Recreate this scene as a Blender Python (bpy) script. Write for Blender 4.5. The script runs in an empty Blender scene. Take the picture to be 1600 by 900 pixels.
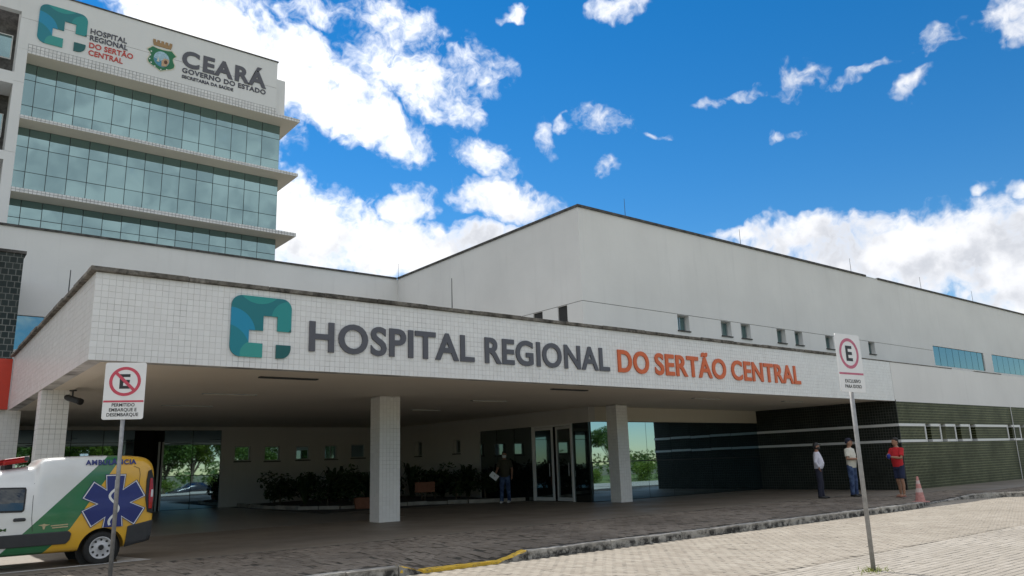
import bpy, bmesh, math, random
from mathutils import Vector, Matrix
R_ = math.radians
random.seed(7)
SC = bpy.context.scene
COL = SC.collection

# ------------------------------------------------------------------ camera
F_PX, PITCH, ROLL, YAW = 1196.94, R_(12.931), R_(1.836), R_(51.488)
CAM = Vector((0, 0, 1.45))
_h = Vector((math.cos(YAW), math.sin(YAW), 0)); _r = Vector((math.sin(YAW), -math.cos(YAW), 0)); _z = Vector((0, 0, 1))
FW = _h*math.cos(PITCH) + _z*math.sin(PITCH); _u = -_h*math.sin(PITCH) + _z*math.cos(PITCH)
RT = _r*math.cos(ROLL) - _u*math.sin(ROLL); UP = _u*math.cos(ROLL) + _r*math.sin(ROLL)
cd = bpy.data.cameras.new('camera'); cam = bpy.data.objects.new('camera', cd); COL.objects.link(cam)
m3 = Matrix((RT, UP, -FW)).transposed().to_4x4(); m3.translation = CAM
cam.matrix_world = m3
cd.sensor_width = 36; cd.lens = F_PX/1600*36; cd.clip_start = .1; cd.clip_end = 3000
SC.camera = cam
def visible_size(p):
    d = Vector(p) - CAM; w = d.dot(FW)
    if w < .5: return -1
    x = 800 + F_PX*d.dot(RT)/w; y = 450 - F_PX*d.dot(UP)/w
    if x < -15 or x > 1615 or y < 0 or y > 915: return -1
    return 1/w

# ------------------------------------------------------------------ world, sun, exposure
SUN_TO = Vector((-0.004, .75, 1.0)).normalized()
SUN_EL = math.asin(SUN_TO.z); SUN_AZ = math.atan2(SUN_TO.x, SUN_TO.y)
SKY_STRENGTH, CLOUD = .1, 8.6
W = bpy.data.worlds.new('World'); SC.world = W; W.use_nodes = True
def build_world():
    nt = W.node_tree; nt.nodes.clear(); N = nt.nodes.new; L = nt.links.new
    def inp(s, v):
        if isinstance(v, bpy.types.NodeSocket): L(v, s)
        else: s.default_value = v
    def mth(op, a, b=None, c=None, clamp=False):
        n = N('ShaderNodeMath'); n.operation = op; n.use_clamp = clamp; inp(n.inputs[0], a)
        if b is not None: inp(n.inputs[1], b)
        if c is not None: inp(n.inputs[2], c)
        return n.outputs[0]
    def vec(op, a, b):
        n = N('ShaderNodeVectorMath'); n.operation = op; inp(n.inputs[0], a)
        if op == 'SCALE': inp(n.inputs['Scale'], b)
        else: inp(n.inputs[1], b)
        return n.outputs['Value'] if op == 'DOT_PRODUCT' else n.outputs['Vector']
    def ramp(v, a, b, lo=0., hi=1.):
        n = N('ShaderNodeMapRange'); n.interpolation_type = 'SMOOTHSTEP'; inp(n.inputs[0], v)
        for i, q in enumerate((a, b, lo, hi)): n.inputs[i+1].default_value = q
        return n.outputs[0]
    def noise(v, s, d, rough=.55, w=0.):
        n = N('ShaderNodeTexNoise'); n.noise_dimensions = '4D'; inp(n.inputs['Vector'], v); n.inputs['W'].default_value = w
        n.inputs['Scale'].default_value = s; n.inputs['Detail'].default_value = d; n.inputs['Roughness'].default_value = rough
        return n
    out = N('ShaderNodeOutputWorld'); bg = N('ShaderNodeBackground'); bg.inputs[1].default_value = SKY_STRENGTH
    sky = N('ShaderNodeTexSky'); sky.sky_type = 'NISHITA'; sky.sun_disc = False
    sky.sun_elevation = SUN_EL; sky.sun_rotation = SUN_AZ; sky.altitude = 100; sky.air_density = 1.0; sky.dust_density = 0.; sky.ozone_density = 2.2
    hs = N('ShaderNodeHueSaturation'); hs.inputs['Saturation'].default_value = 1.42; hs.inputs['Value'].default_value = .9; L(sky.outputs[0], hs.inputs['Color'])
    tc = N('ShaderNodeTexCoord'); d0 = tc.outputs['Generated']
    wn = noise(d0, 18, 3, .65, 3.1)
    warp = vec('SCALE', vec('SUBTRACT', wn.outputs['Color'], (.5, .5, .5)), .075)
    d = vec('ADD', d0, warp)
    # clouds in view: azimuth from +X, elevation, half widths (degrees), tilt, weight
    blobs = [(74.6,30.3,6.8,2.1,13,1),(67.8,28.3,6.7,2.7,28,1),(63.3,25.3,5,1.9,23,1),(58.8,28.4,5,2,18,0.75),(60.3,31.8,3.6,2,28,0.65),(54.1,28.8,2.8,2,-2,0.6),
      (56.2,25.9,2.8,1.2,8,0.8),(67.5,32.3,3.5,1.1,-2,0.6),(53.2,22.7,2.1,1.65,18,0.65),(52,19.5,3.8,1.5,8,1),(59.3,19.2,2,1.5,18,0.9),(66,16.7,5.1,3.5,-2,1.1),
      (60.8,15.7,5.2,2.1,-2,1.1),(54.9,16.5,4.8,1.3,-7,1.05),(68.4,18.6,2.7,2.5,-2,1),(43.6,24.9,2.34,1.01,23,0.68),(46.9,24.7,1.01,0.67,-2,0.56),(44.1,21.6,0.9,1.02,-2,0.6),
      (48.5,23.8,0.62,1.24,-2,0.48),(39,23.2,1.32,0.38,3,0.56),(35.7,25.1,1.08,0.49,-2,0.49),(42.2,32.6,2.04,0.96,-2,0.76),(51,32.8,0.97,0.49,-2,0.56),(28.7,25.6,1.68,1.04,-2,0.6),
      (32.5,25.4,1.8,0.43,-2,0.56),(30.1,22.2,1.6,0.42,6,0.6),(21.4,23.4,1.39,0.6,-24,0.62),(19.5,26.2,1.44,1.07,-2,0.58),(24.9,24.8,2.04,0.46,-12,0.48),(14.9,26.4,1.8,1.68,-2,0.76),
      (16.5,16.1,0.95,0.43,-2,0.68),(18.6,16.6,0.68,0.34,-2,0.48),(30.9,15,3.8,1.6,-2,1.1),(26.4,13.6,4.8,2.4,-2,1.1),(22.1,12.8,5,2.8,-2,1.1),
      (18.5,12.4,4.5,3.2,-2,1.1),(16.9,9.7,4.8,3.6,-2,1.1),(33.8,15.8,1.8,0.55,3,1),(71,24,2.7,2.7,-2,0.9),
      (8,11,7,3.6,0,1.1),(-4,9,8,3,0,1),(95,24,8,5,20,1),(112,20,9,5,0,1),(84,34,7,3,10,0.9)]
    acc = None
    for az, el, a, b, tilt, wgt in blobs:
        a_, e_ = R_(az), R_(el)
        c = Vector((math.cos(e_)*math.cos(a_), math.cos(e_)*math.sin(a_), math.sin(e_)))
        right = Vector((math.sin(a_), -math.cos(a_), 0)); up = right.cross(c)
        t = R_(-tilt); u = right*math.cos(t) + up*math.sin(t); v = up*math.cos(t) - right*math.sin(t)
        k = 1.35
        p = vec('DOT_PRODUCT', d, tuple(u/(R_(a)*k))); p0 = c.dot(u)/(R_(a)*k)
        q = vec('DOT_PRODUCT', d, tuple(v/(R_(b)*k)))
        r2 = mth('MULTIPLY_ADD', q, q, mth('MULTIPLY', p, p))
        s = mth('MULTIPLY_ADD', r2, -wgt, wgt)
        front = vec('DOT_PRODUCT', d, tuple(c))
        s = mth('MULTIPLY', s, mth('GREATER_THAN', front, .5))
        acc = mth('MAXIMUM', s, 0.) if acc is None else mth('MAXIMUM', acc, s)
    # the rest of the sky: cumulus thickened out of view, added as neutral fill light
    side = vec('DOT_PRODUCT', d0, tuple(FW)); sep = N('ShaderNodeSeparateXYZ'); L(d0, sep.inputs[0])
    away = mth('MULTIPLY', ramp(side, .70, .40), ramp(sep.outputs[2], .10, .28))
    gen = noise(d, 2.6, 3, .5, 9.7)
    acc = mth('MAXIMUM', acc, mth('MULTIPLY', away, ramp(gen.outputs[0], .33, .52, 0, 1.15)))
    n1 = noise(d0, 14, 6, .62, 1.3); n3 = noise(d, 55, 3, .6, 2.2)
    dens = mth('MULTIPLY_ADD', mth('SUBTRACT', n3.outputs[0], .5), 1.05, mth('MULTIPLY_ADD', mth('SUBTRACT', n1.outputs[0], .5), 1.7, acc))
    mask = mth('MULTIPLY', ramp(dens, .16, 1.0), ramp(acc, .0, .30))
    # folds lit on the side towards the sun, grey bases away from it
    n2 = noise(vec('ADD', d0, tuple(SUN_TO*.035)), 14, 3, .6, 1.3)
    fold = ramp(mth('SUBTRACT', n2.outputs[0], n1.outputs[0]), -.10, .14)
    core = ramp(dens, .50, 1.15); glow = ramp(vec('DOT_PRODUCT', d0, tuple(SUN_TO)), .62, .90)
    grey = mth('MULTIPLY', core, mth('MULTIPLY_ADD', fold, .75, .10)); grey = mth('MULTIPLY', grey, mth('MULTIPLY_ADD', glow, -.45, 1.0))
    cc = N('ShaderNodeMix'); cc.data_type = 'RGBA'; L(grey, cc.inputs[0])
    wl = N('ShaderNodeMix'); wl.data_type = 'RGBA'; L(glow, wl.inputs[0]); wl.inputs[6].default_value = (CLOUD*.88, CLOUD*.89, CLOUD*.92, 1); wl.inputs[7].default_value = (CLOUD*1.25, CLOUD*1.24, CLOUD*1.22, 1)
    L(wl.outputs[2], cc.inputs[6]); cc.inputs[7].default_value = (CLOUD*.50, CLOUD*.525, CLOUD*.58, 1)
    mx = N('ShaderNodeMix'); mx.data_type = 'RGBA'; L(mask, mx.inputs[0]); L(hs.outputs[0], mx.inputs[6]); L(cc.outputs[2], mx.inputs[7])
    L(mx.outputs[2], bg.inputs[0]); L(bg.outputs[0], out.inputs[0])
build_world()
W.cycles.sampling_method = 'MANUAL'; W.cycles.sample_map_resolution = 384
sl = bpy.data.lights.new('sun', 'SUN'); so = bpy.data.objects.new('sun', sl); COL.objects.link(so)
sl.energy = 3.6; sl.angle = R_(.5); sl.color = (1, .955, .88)
so.rotation_euler = SUN_TO.to_track_quat('Z', 'Y').to_euler(); so.location = (0, 30, 60)
SC.view_settings.view_transform = 'Standard'; SC.view_settings.look = 'None'; SC.view_settings.exposure = .48; SC.view_settings.gamma = 1
SC.render.engine = 'CYCLES'
SC.cycles.max_bounces = 8; SC.cycles.diffuse_bounces = 4; SC.cycles.glossy_bounces = 5

# ------------------------------------------------------------------ materials
MATS = {}
class NT:
    def __init__(s, name):
        s.m = bpy.data.materials.new(name); s.m.use_nodes = True; s.t = s.m.node_tree; s.t.nodes.clear()
        s.out = s.t.nodes.new('ShaderNodeOutputMaterial'); s.b = s.t.nodes.new('ShaderNodeBsdfPrincipled'); s.L(s.b.outputs[0], s.out.inputs[0])
        MATS[name] = s.m
    def N(s, k): return s.t.nodes.new(k)
    def L(s, a, b): s.t.links.new(a, b)
    def set(s, sock, v):
        if isinstance(v, bpy.types.NodeSocket): s.L(v, sock)
        elif isinstance(v, (tuple, list)) and len(v) == 3 and len(sock.default_value) == 4: sock.default_value = (*v, 1)
        else: sock.default_value = v
    def coord(s, k='Object'): return s.N('ShaderNodeTexCoord').outputs[k]
    def mapv(s, v, sc=(1, 1, 1), rot=(0, 0, 0), loc=(0, 0, 0)):
        n = s.N('ShaderNodeMapping'); s.L(v, n.inputs[0]); n.inputs['Scale'].default_value = sc; n.inputs['Rotation'].default_value = rot; n.inputs['Location'].default_value = loc
        return n.outputs[0]
    def noise(s, v, sc, det=4, rough=.55, col=False):
        n = s.N('ShaderNodeTexNoise'); s.L(v, n.inputs['Vector']); n.inputs['Scale'].default_value = sc; n.inputs['Detail'].default_value = det; n.inputs['Roughness'].default_value = rough
        return n.outputs['Color' if col else 0]
    def ramp(s, v, a, b, lo=0., hi=1.):
        n = s.N('ShaderNodeMapRange'); s.set(n.inputs[0], v)
        for i, q in enumerate((a, b, lo, hi)): n.inputs[i+1].default_value = q
        return n.outputs[0]
    def math(s, op, a, b=None, c=None):
        n = s.N('ShaderNodeMath'); n.operation = op; s.set(n.inputs[0], a)
        if b is not None: s.set(n.inputs[1], b)
        if c is not None: s.set(n.inputs[2], c)
        return n.outputs[0]
    def mix(s, f, a, b, mode='MIX'):
        n = s.N('ShaderNodeMix'); n.data_type = 'RGBA'; n.blend_type = mode; s.set(n.inputs[0], f); s.set(n.inputs[6], a); s.set(n.inputs[7], b)
        return n.outputs[2]
    def col(s, v): s.set(s.b.inputs['Base Color'], v)
    def rough(s, v): s.set(s.b.inputs['Roughness'], v)
    def bump(s, h, st=.3, d=.01):
        n = s.N('ShaderNodeBump'); n.inputs['Strength'].default_value = st; n.inputs['Distance'].default_value = d; s.set(n.inputs['Height'], h); s.L(n.outputs[0], s.b.inputs['Normal'])
    def xyz(s, v):
        n = s.N('ShaderNodeSeparateXYZ'); s.L(v, n.inputs[0]); return n.outputs
    def rnd(s):
        g = s.N('ShaderNodeNewGeometry').outputs['Random Per Island']; o = s.N('ShaderNodeObjectInfo').outputs['Random']
        return s.math('FRACT', s.math('ADD', g, o))

def plain(name, c, rough=.6, var=.12, scale=6, metallic=0., bump=0., spec=.5):
    n = NT(name); k = n.noise(n.coord(), scale, 4)
    n.col(n.mix(n.ramp(k, .3, .7), tuple(x*(1-var) for x in c), tuple(min(1, x*(1+var)) for x in c)))
    n.rough(rough); n.b.inputs['Metallic'].default_value = metallic; n.b.inputs['Specular IOR Level'].default_value = spec
    if bump: n.bump(n.noise(n.coord(), scale*8, 3), bump)
    return n.m
def plaster(name, c, stain=.10, streak=.5):
    n = NT(name); v = n.coord()
    k1 = n.ramp(n.noise(v, .35, 5), .35, .7); k2 = n.ramp(n.noise(n.mapv(v, (3, 3, .25)), 1.0, 5, .6), .55, .8)
    base = n.mix(k1, c, tuple(x*(1-stain) for x in c))
    base = n.mix(n.math('MULTIPLY', k2, streak), base, tuple(x*.80 for x in c))
    n.col(base); n.rough(.75); n.b.inputs['Specular IOR Level'].default_value = .25
    h = n.math('ADD', n.math('MULTIPLY', n.noise(n.mapv(v, (1, 1, 2.2)), 2.2, 5, .6), 1.0), n.math('MULTIPLY', n.noise(v, 60, 2), .06))
    n.bump(h, .22, .02); return n.m
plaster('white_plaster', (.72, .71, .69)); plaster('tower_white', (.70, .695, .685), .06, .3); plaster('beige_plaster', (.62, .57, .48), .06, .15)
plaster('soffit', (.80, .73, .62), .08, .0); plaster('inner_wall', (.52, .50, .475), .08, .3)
def tile_surface():
    n = NT('white_tile'); r = n.rnd(); v = n.coord()
    c = n.mix(r, (.70, .69, .675), (.745, .74, .725)); k = n.ramp(n.noise(n.mapv(v, (1.5, 1.5, .2)), 1.4, 5, .6), .56, .78)
    n.col(n.mix(n.math('MULTIPLY', k, .35), c, (.50, .49, .46))); n.rough(.35); n.b.inputs['Specular IOR Level'].default_value = .4
    n = NT('grout'); k = n.ramp(n.noise(n.coord(), .9, 5, .7), .46, .66)
    n.col(n.mix(k, (.64, .63, .615), (.20, .195, .19))); n.rough(.9)
tile_surface()
def grid_tile(name, plane, c0, c1, grout, pitch=.1, gw=.05, rough=.3, offs=0.0):
    n = NT(name); v = n.coord()
    rot = {'xz': (R_(-90), 0, 0), 'yz': (R_(-90), 0, R_(-90))}[plane]
    x = n.xyz(v)
    cmb = n.N('ShaderNodeCombineXYZ'); n.L(x[0] if plane == 'xz' else x[1], cmb.inputs[0]); n.L(x[2], cmb.inputs[1])
    b = n.N('ShaderNodeTexBrick'); n.L(cmb.outputs[0], b.inputs['Vector']); b.offset = offs; b.squash = 1
    b.inputs['Scale'].default_value = 1; b.inputs['Brick Width'].default_value = pitch; b.inputs['Row Height'].default_value = pitch
    b.inputs['Mortar Size'].default_value = pitch*gw; b.inputs['Mortar Smooth'].default_value = .1; b.inputs['Bias'].default_value = 0
    n.set(b.inputs['Color1'], c0); n.set(b.inputs['Color2'], c1)
    k = n.ramp(n.noise(v, .8, 5, .6), .35, .65); n.L(n.mix(k, grout, tuple(q*.45 for q in grout)), b.inputs['Mortar'])
    n.col(b.outputs[0]); n.rough(n.ramp(b.outputs['Fac'], 0, 1, rough, .85)); n.bump(n.math('SUBTRACT', 1., b.outputs['Fac']), .5, .004); n.b.inputs['Specular IOR Level'].default_value = .16
    return n.m
grid_tile('green_tile_x', 'xz', (.015, .020, .006), (.030, .035, .010), (.25, .26, .16), .1, .10, .5)
grid_tile('green_tile_y', 'yz', (.014, .017, .014), (.024, .027, .022), (.085, .09, .08), .1, .09, .4)
grid_tile('stair_tile', 'xz', (.016, .022, .020), (.034, .042, .038), (.18, .19, .18), .2, .06, .2, .5)
grid_tile('band_tile', 'xz', (.62, .61, .60), (.72, .71, .70), (.42, .42, .42), .2, .08, .4)
def cap():
    n = NT('weathered_cap'); v = n.coord(); k = n.ramp(n.noise(v, 5, 6, .7), .38, .62); k2 = n.ramp(n.noise(v, 1.1, 4), .4, .65)
    c = n.mix(k, (.035, .032, .028), (.24, .22, .19)); n.col(n.mix(n.math('MULTIPLY', k2, .6), c, (.07, .062, .05))); n.rough(.95); n.bump(k, .6, .01)
    n = NT('dark_cap'); k = n.ramp(n.noise(n.coord(), 3, 5, .7), .4, .65); n.col(n.mix(k, (.04, .038, .036), (.11, .105, .10))); n.rough(.85)
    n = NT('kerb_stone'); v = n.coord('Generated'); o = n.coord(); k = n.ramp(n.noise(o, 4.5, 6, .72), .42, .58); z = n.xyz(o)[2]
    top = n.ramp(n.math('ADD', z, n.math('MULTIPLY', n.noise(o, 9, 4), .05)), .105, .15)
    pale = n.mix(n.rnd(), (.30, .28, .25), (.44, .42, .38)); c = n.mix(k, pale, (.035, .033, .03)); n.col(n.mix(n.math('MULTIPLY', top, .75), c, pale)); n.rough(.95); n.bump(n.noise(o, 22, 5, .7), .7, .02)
    n = NT('kerb_yellow'); o = n.coord(); k = n.ramp(n.noise(o, 14, 5, .7), .52, .66); n.col(n.mix(k, (.62, .40, .04), (.22, .16, .08))); n.rough(.8); n.bump(n.noise(o, 30, 4), .3)
cap()
def pavers(name, ca, cb, dirt, wet):
    n = NT(name); r = n.rnd(); o = n.N('ShaderNodeNewGeometry').outputs['Position']
    c = n.mix(r, ca, cb); k = n.ramp(n.noise(o, .55, 5, .6), .42, .68); c = n.mix(n.math('MULTIPLY', k, wet), c, dirt)
    f = n.ramp(n.noise(o, 55, 3), .3, .7); n.col(n.mix(n.math('MULTIPLY', f, .3), c, tuple(q*.62 for q in ca))); n.rough(.9); n.bump(n.noise(o, 140, 3), .35, .004); n.b.inputs['Specular IOR Level'].default_value = .25
pavers('paver_road', (.30, .265, .22), (.39, .355, .30), (.25, .22, .18), .55)
pavers('paver_strip', (.33, .30, .255), (.42, .385, .335), (.28, .25, .21), .5)
pavers('paver_walk', (.185, .155, .125), (.265, .23, .19), (.10, .085, .07), .7)
def paver_sheet(name, ca, cb, joint, bw, rh):
    n = NT(name); o = n.coord(); b = n.N('ShaderNodeTexBrick'); n.L(o, b.inputs['Vector']); b.inputs['Scale'].default_value = 1
    b.inputs['Brick Width'].default_value = bw; b.inputs['Row Height'].default_value = rh; b.inputs['Mortar Size'].default_value = .006; n.set(b.inputs['Color1'], ca); n.set(b.inputs['Color2'], cb); n.set(b.inputs['Mortar'], joint)
    k = n.ramp(n.noise(o, .5, 5, .6), .4, .7); n.col(n.mix(n.math('MULTIPLY', k, .5), b.outputs[0], tuple(q*.68 for q in ca))); n.rough(.92); n.bump(n.math('SUBTRACT', 1, b.outputs['Fac']), .5, .006)
paver_sheet('road_sheet', (.33, .295, .245), (.43, .39, .33), (.12, .105, .085), .2, .1)
n = NT('joint_sand'); n.col(n.mix(n.ramp(n.noise(n.coord(), 3, 6, .7), .4, .65), (.06, .05, .04), (.03, .03, .02))); n.rough(1)
n = NT('joint_road'); n.col(n.mix(n.ramp(n.noise(n.coord(), 1.6, 6, .75), .42, .60), (.25, .22, .18), (.05, .045, .035))); n.rough(1)
def floor_mat():
    n = NT('concrete_floor'); o = n.coord(); k = n.ramp(n.noise(o, .5, 6, .6), .35, .7); k2 = n.ramp(n.noise(o, 12, 4), .3, .7)
    c = n.mix(k, (.24, .205, .165), (.15, .13, .105)); n.col(n.mix(n.math('MULTIPLY', k2, .25), c, (.11, .10, .09))); n.rough(n.ramp(k, 0, 1, .45, .7)); n.bump(n.noise(o, 80, 3), .12, .004)
    n = NT('polished_floor'); o = n.coord(); k = n.ramp(n.noise(o, .4, 6, .6), .35, .7); n.col(n.mix(k, (.30, .285, .26), (.22, .21, .19))); n.rough(.28)
floor_mat()
plain('white_paint', (.72, .72, .70), .7, .18, 9); plain('earth', (.06, .045, .032), 1, .35, 5, bump=.5); plain('bed_edge', (.32, .29, .25), .9, .3, 3, bump=.4)
n = NT('grass_ground'); o = n.coord(); k = n.noise(o, .25, 6, .6); n.col(n.mix(n.ramp(k, .35, .65), (.07, .12, .022), (.15, .17, .045))); n.rough(1); n.bump(n.noise(o, 9, 4), .8, .05)
n = NT('far_ground'); o = n.coord(); k = n.noise(o, .02, 6, .6); n.col(n.mix(n.ramp(k, .35, .65), (.08, .10, .035), (.17, .14, .085))); n.rough(1)
def glass(name, tint, dark, fac, rough=.015, wav=.0015):
    n = NT(name); n.col(tint); n.b.inputs['Metallic'].default_value = 1; n.rough(rough)
    d = n.N('ShaderNodeBsdfPrincipled'); d.inputs['Base Color'].default_value = (*dark, 1); d.inputs['Roughness'].default_value = .05; d.inputs['IOR'].default_value = 1.5
    mx = n.N('ShaderNodeMixShader'); mx.inputs[0].default_value = fac; n.L(d.outputs[0], mx.inputs[1]); n.L(n.b.outputs[0], mx.inputs[2]); n.L(mx.outputs[0], n.out.inputs[0])
    bp = n.N('ShaderNodeBump'); bp.inputs['Strength'].default_value = 1; bp.inputs['Distance'].default_value = wav; n.L(n.noise(n.coord(), .55, 1), bp.inputs['Height'])
    for q in (n.b, d): n.L(bp.outputs[0], q.inputs['Normal'])
glass('tower_glass', (.34, .51, .52), (.05, .095, .10), .62, wav=.006); glass('entry_glass', (.40, .60, .72), (.008, .012, .012), .66); glass('dark_glass', (.5, .62, .62), (.006, .008, .009), .30); glass('window_glass', (.38, .56, .56), (.01, .03, .03), .5)
plain('roof_grey', (.20, .195, .185), .95, .25, 1.5); plain('roof_pale', (.36, .355, .34), .95, .2, 1.5); glass('car_glass', (.4, .45, .45), (.008, .009, .010), .10); plain('mullion', (.03, .035, .035), .5); plain('alu_white', (.66, .66, .65), .4, .04); plain('alu_grey', (.34, .35, .35), .4, .05, metallic=.5); plain('black', (.012, .012, .013), .6); plain('interior', (.03, .03, .03), .9)
plain('sign_white', (.74, .74, .74), .45, .04); plain('sign_red', (.55, .06, .10), .45, .1, 20); plain('sign_pink', (.50, .13, .20), .5, .15, 20); plain('sign_black', (.02, .02, .022), .5)
plain('galv', (.30, .30, .30), .5, .2, 14, metallic=.35); plain('letter_grey', (.085, .085, .10), .45, .06); plain('letter_orange', (.60, .115, .025), .45, .06); plain('letter_red', (.50, .045, .03), .45, .06); plain('letter_dark', (.055, .055, .075), .45, .05)
plain('red_panel', (.52, .035, .012), .4, .06); plain('emergency_white', (.75, .75, .74), .5)
def logo_mat(name, cx, cz, s):
    n = NT(name); x = n.xyz(n.coord())
    def disk(px, pz, r):
        dx = n.math('SUBTRACT', x[0], px*s); dz = n.math('SUBTRACT', x[2], pz*s); d = n.math('SQRT', n.math('ADD', n.math('MULTIPLY', dx, dx), n.math('MULTIPLY', dz, dz)))
        return n.math('LESS_THAN', d, r*s)
    c = n.mix(0., (.004, .165, .19), (.004, .165, .19))
    for (px, pz, r, cl) in ((-.05, .80, .42, (.015, .27, .25)), (.46, .16, .30, (.012, .25, .245)), (-.52, -.13, .42, (.003, .24, .40)), (-.62, -.42, .44, (.004, .20, .25)), (-.12, -.46, .22, (.03, .29, .26)), (.50, -.50, .45, (.004, .10, .10)), (.60, -.12, .16, (.006, .11, .11))):
        c = n.mix(disk(px, pz, r), c, cl)
    n.col(c); n.rough(.4)
logo_mat('logo_print', 0, 0, 1.085); logo_mat('logo_print_tower', 0, 0, 2.44)
plain('crest_green', (.012, .15, .06), .5, .1); plain('crest_pale', (.62, .58, .46), .5, .08); plain('crest_brown', (.33, .20, .09), .6, .3, 30); plain('crest_sky', (.32, .48, .56), .5, .25, 12); plain('crest_sea', (.06, .25, .36), .5, .2, 10); plain('crest_tan', (.50, .33, .20), .6, .25, 12); plain('crest_dark', (.12, .05, .025), .6, .2)
plain('cone', (.47, .22, .20), .7, .25, 12); plain('cone_white', (.52, .42, .40), .7, .15, 10)
plain('terracotta', (.23, .085, .045), .8, .2, 8); plain('bark', (.10, .075, .05), .95, .3, 12, bump=.6)
def leafmat(name, a, b):
    n = NT(name); r = n.rnd(); n.col(n.mix(r, a, b)); n.rough(.5); n.b.inputs['Specular IOR Level'].default_value = .3
    t = n.N('ShaderNodeBsdfTranslucent'); n.L(n.mix(r, tuple(q*1.5 for q in a), tuple(q*1.5 for q in b)), t.inputs[0]); mx = n.N('ShaderNodeMixShader'); mx.inputs[0].default_value = .3
    n.L(n.b.outputs[0], mx.inputs[1]); n.L(t.outputs[0], mx.inputs[2]); n.L(mx.outputs[0], n.out.inputs[0])
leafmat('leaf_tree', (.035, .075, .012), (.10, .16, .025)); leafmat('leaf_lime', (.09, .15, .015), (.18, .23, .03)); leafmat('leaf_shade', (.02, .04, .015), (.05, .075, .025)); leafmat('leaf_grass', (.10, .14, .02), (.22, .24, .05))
def skin(name, c): plain(name, c, .55, .1, 12)
skin('skin_a', (.26, .13, .08)); skin('skin_b', (.30, .16, .10)); plain('shirt_white', (.60, .60, .68), .85, .08, 9, bump=.2); plain('tee_cream', (.62, .60, .52), .85, .08, 9, bump=.2); plain('polo_red', (.48, .015, .022), .85, .12, 9, bump=.2); plain('tee_olive', (.045, .04, .025), .9, .15, 9)
n = NT('jeans'); o = n.coord(); n.col(n.mix(n.ramp(n.noise(o, 7, 4), .42, .66), (.018, .035, .095), (.075, .12, .23))); n.rough(.9)
plain('navy', (.016, .018, .035), .9, .2, 9); plain('navy_shorts', (.014, .02, .055), .9, .25, 8); plain('hair', (.012, .01, .009), .7); plain('shoe_black', (.012, .012, .012), .5); plain('shoe_white', (.55, .55, .55), .6); plain('flip', (.30, .09, .08), .7); plain('blue_cloth', (.015, .03, .22), .8); plain('paper', (.75, .75, .74), .8, .02)
plain('tyre', (.018, .018, .018), .85, .2, 20); plain('rim', (.50, .50, .51), .4, .08); plain('plastic_dark', (.032, .034, .038), .55, .1); plain('lamp_red', (.35, .008, .01), .15, .05); plain('lamp_clear', (.6, .6, .6), .15, .05); plain('decal_blue', (.012, .025, .16), .35, .05); plain('decal_white', (.70, .71, .70), .35, .04); plain('decal_tan', (.45, .38, .22), .5, .15, 30); plain('decal_green', (.03, .09, .02), .5)
def livery():
    n = NT('livery'); x = n.xyz(n.coord())
    def line(x0, z0, x1, z1): # >0 to the right of the line
        return n.math('GREATER_THAN', n.math('SUBTRACT', x[0], n.math('MULTIPLY_ADD', n.math('SUBTRACT', x[2], z0), (x1-x0)/(z1-z0), x0)), 0.)
    g = line(-1.04, .54, .04, 1.65); y1 = line(-.78, .21, -.43, .56); y2 = line(-.43, .56, .19, 1.56)
    y = n.math('MAXIMUM', y1, y2)
    c = n.mix(g, (.72, .73, .72), (.022, .16, .062)); c = n.mix(y, c, (.72, .40, .028))
    dirt = n.math('MULTIPLY', n.ramp(n.noise(n.coord(), 3, 5), .4, .75), .12); n.col(n.mix(dirt, c, (.25, .22, .18))); n.rough(.28); n.b.inputs['Coat Weight'].default_value = .5; n.b.inputs['Coat Roughness'].default_value = .08
livery()
n = NT('car_paint_silver'); n.col((.42, .43, .45)); n.b.inputs['Metallic'].default_value = .5; n.rough(.3)
n = NT('car_paint_black'); n.col((.02, .02, .022)); n.rough(.2)
n = NT('car_paint_white'); n.col((.7, .7, .7)); n.rough(.25)

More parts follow.
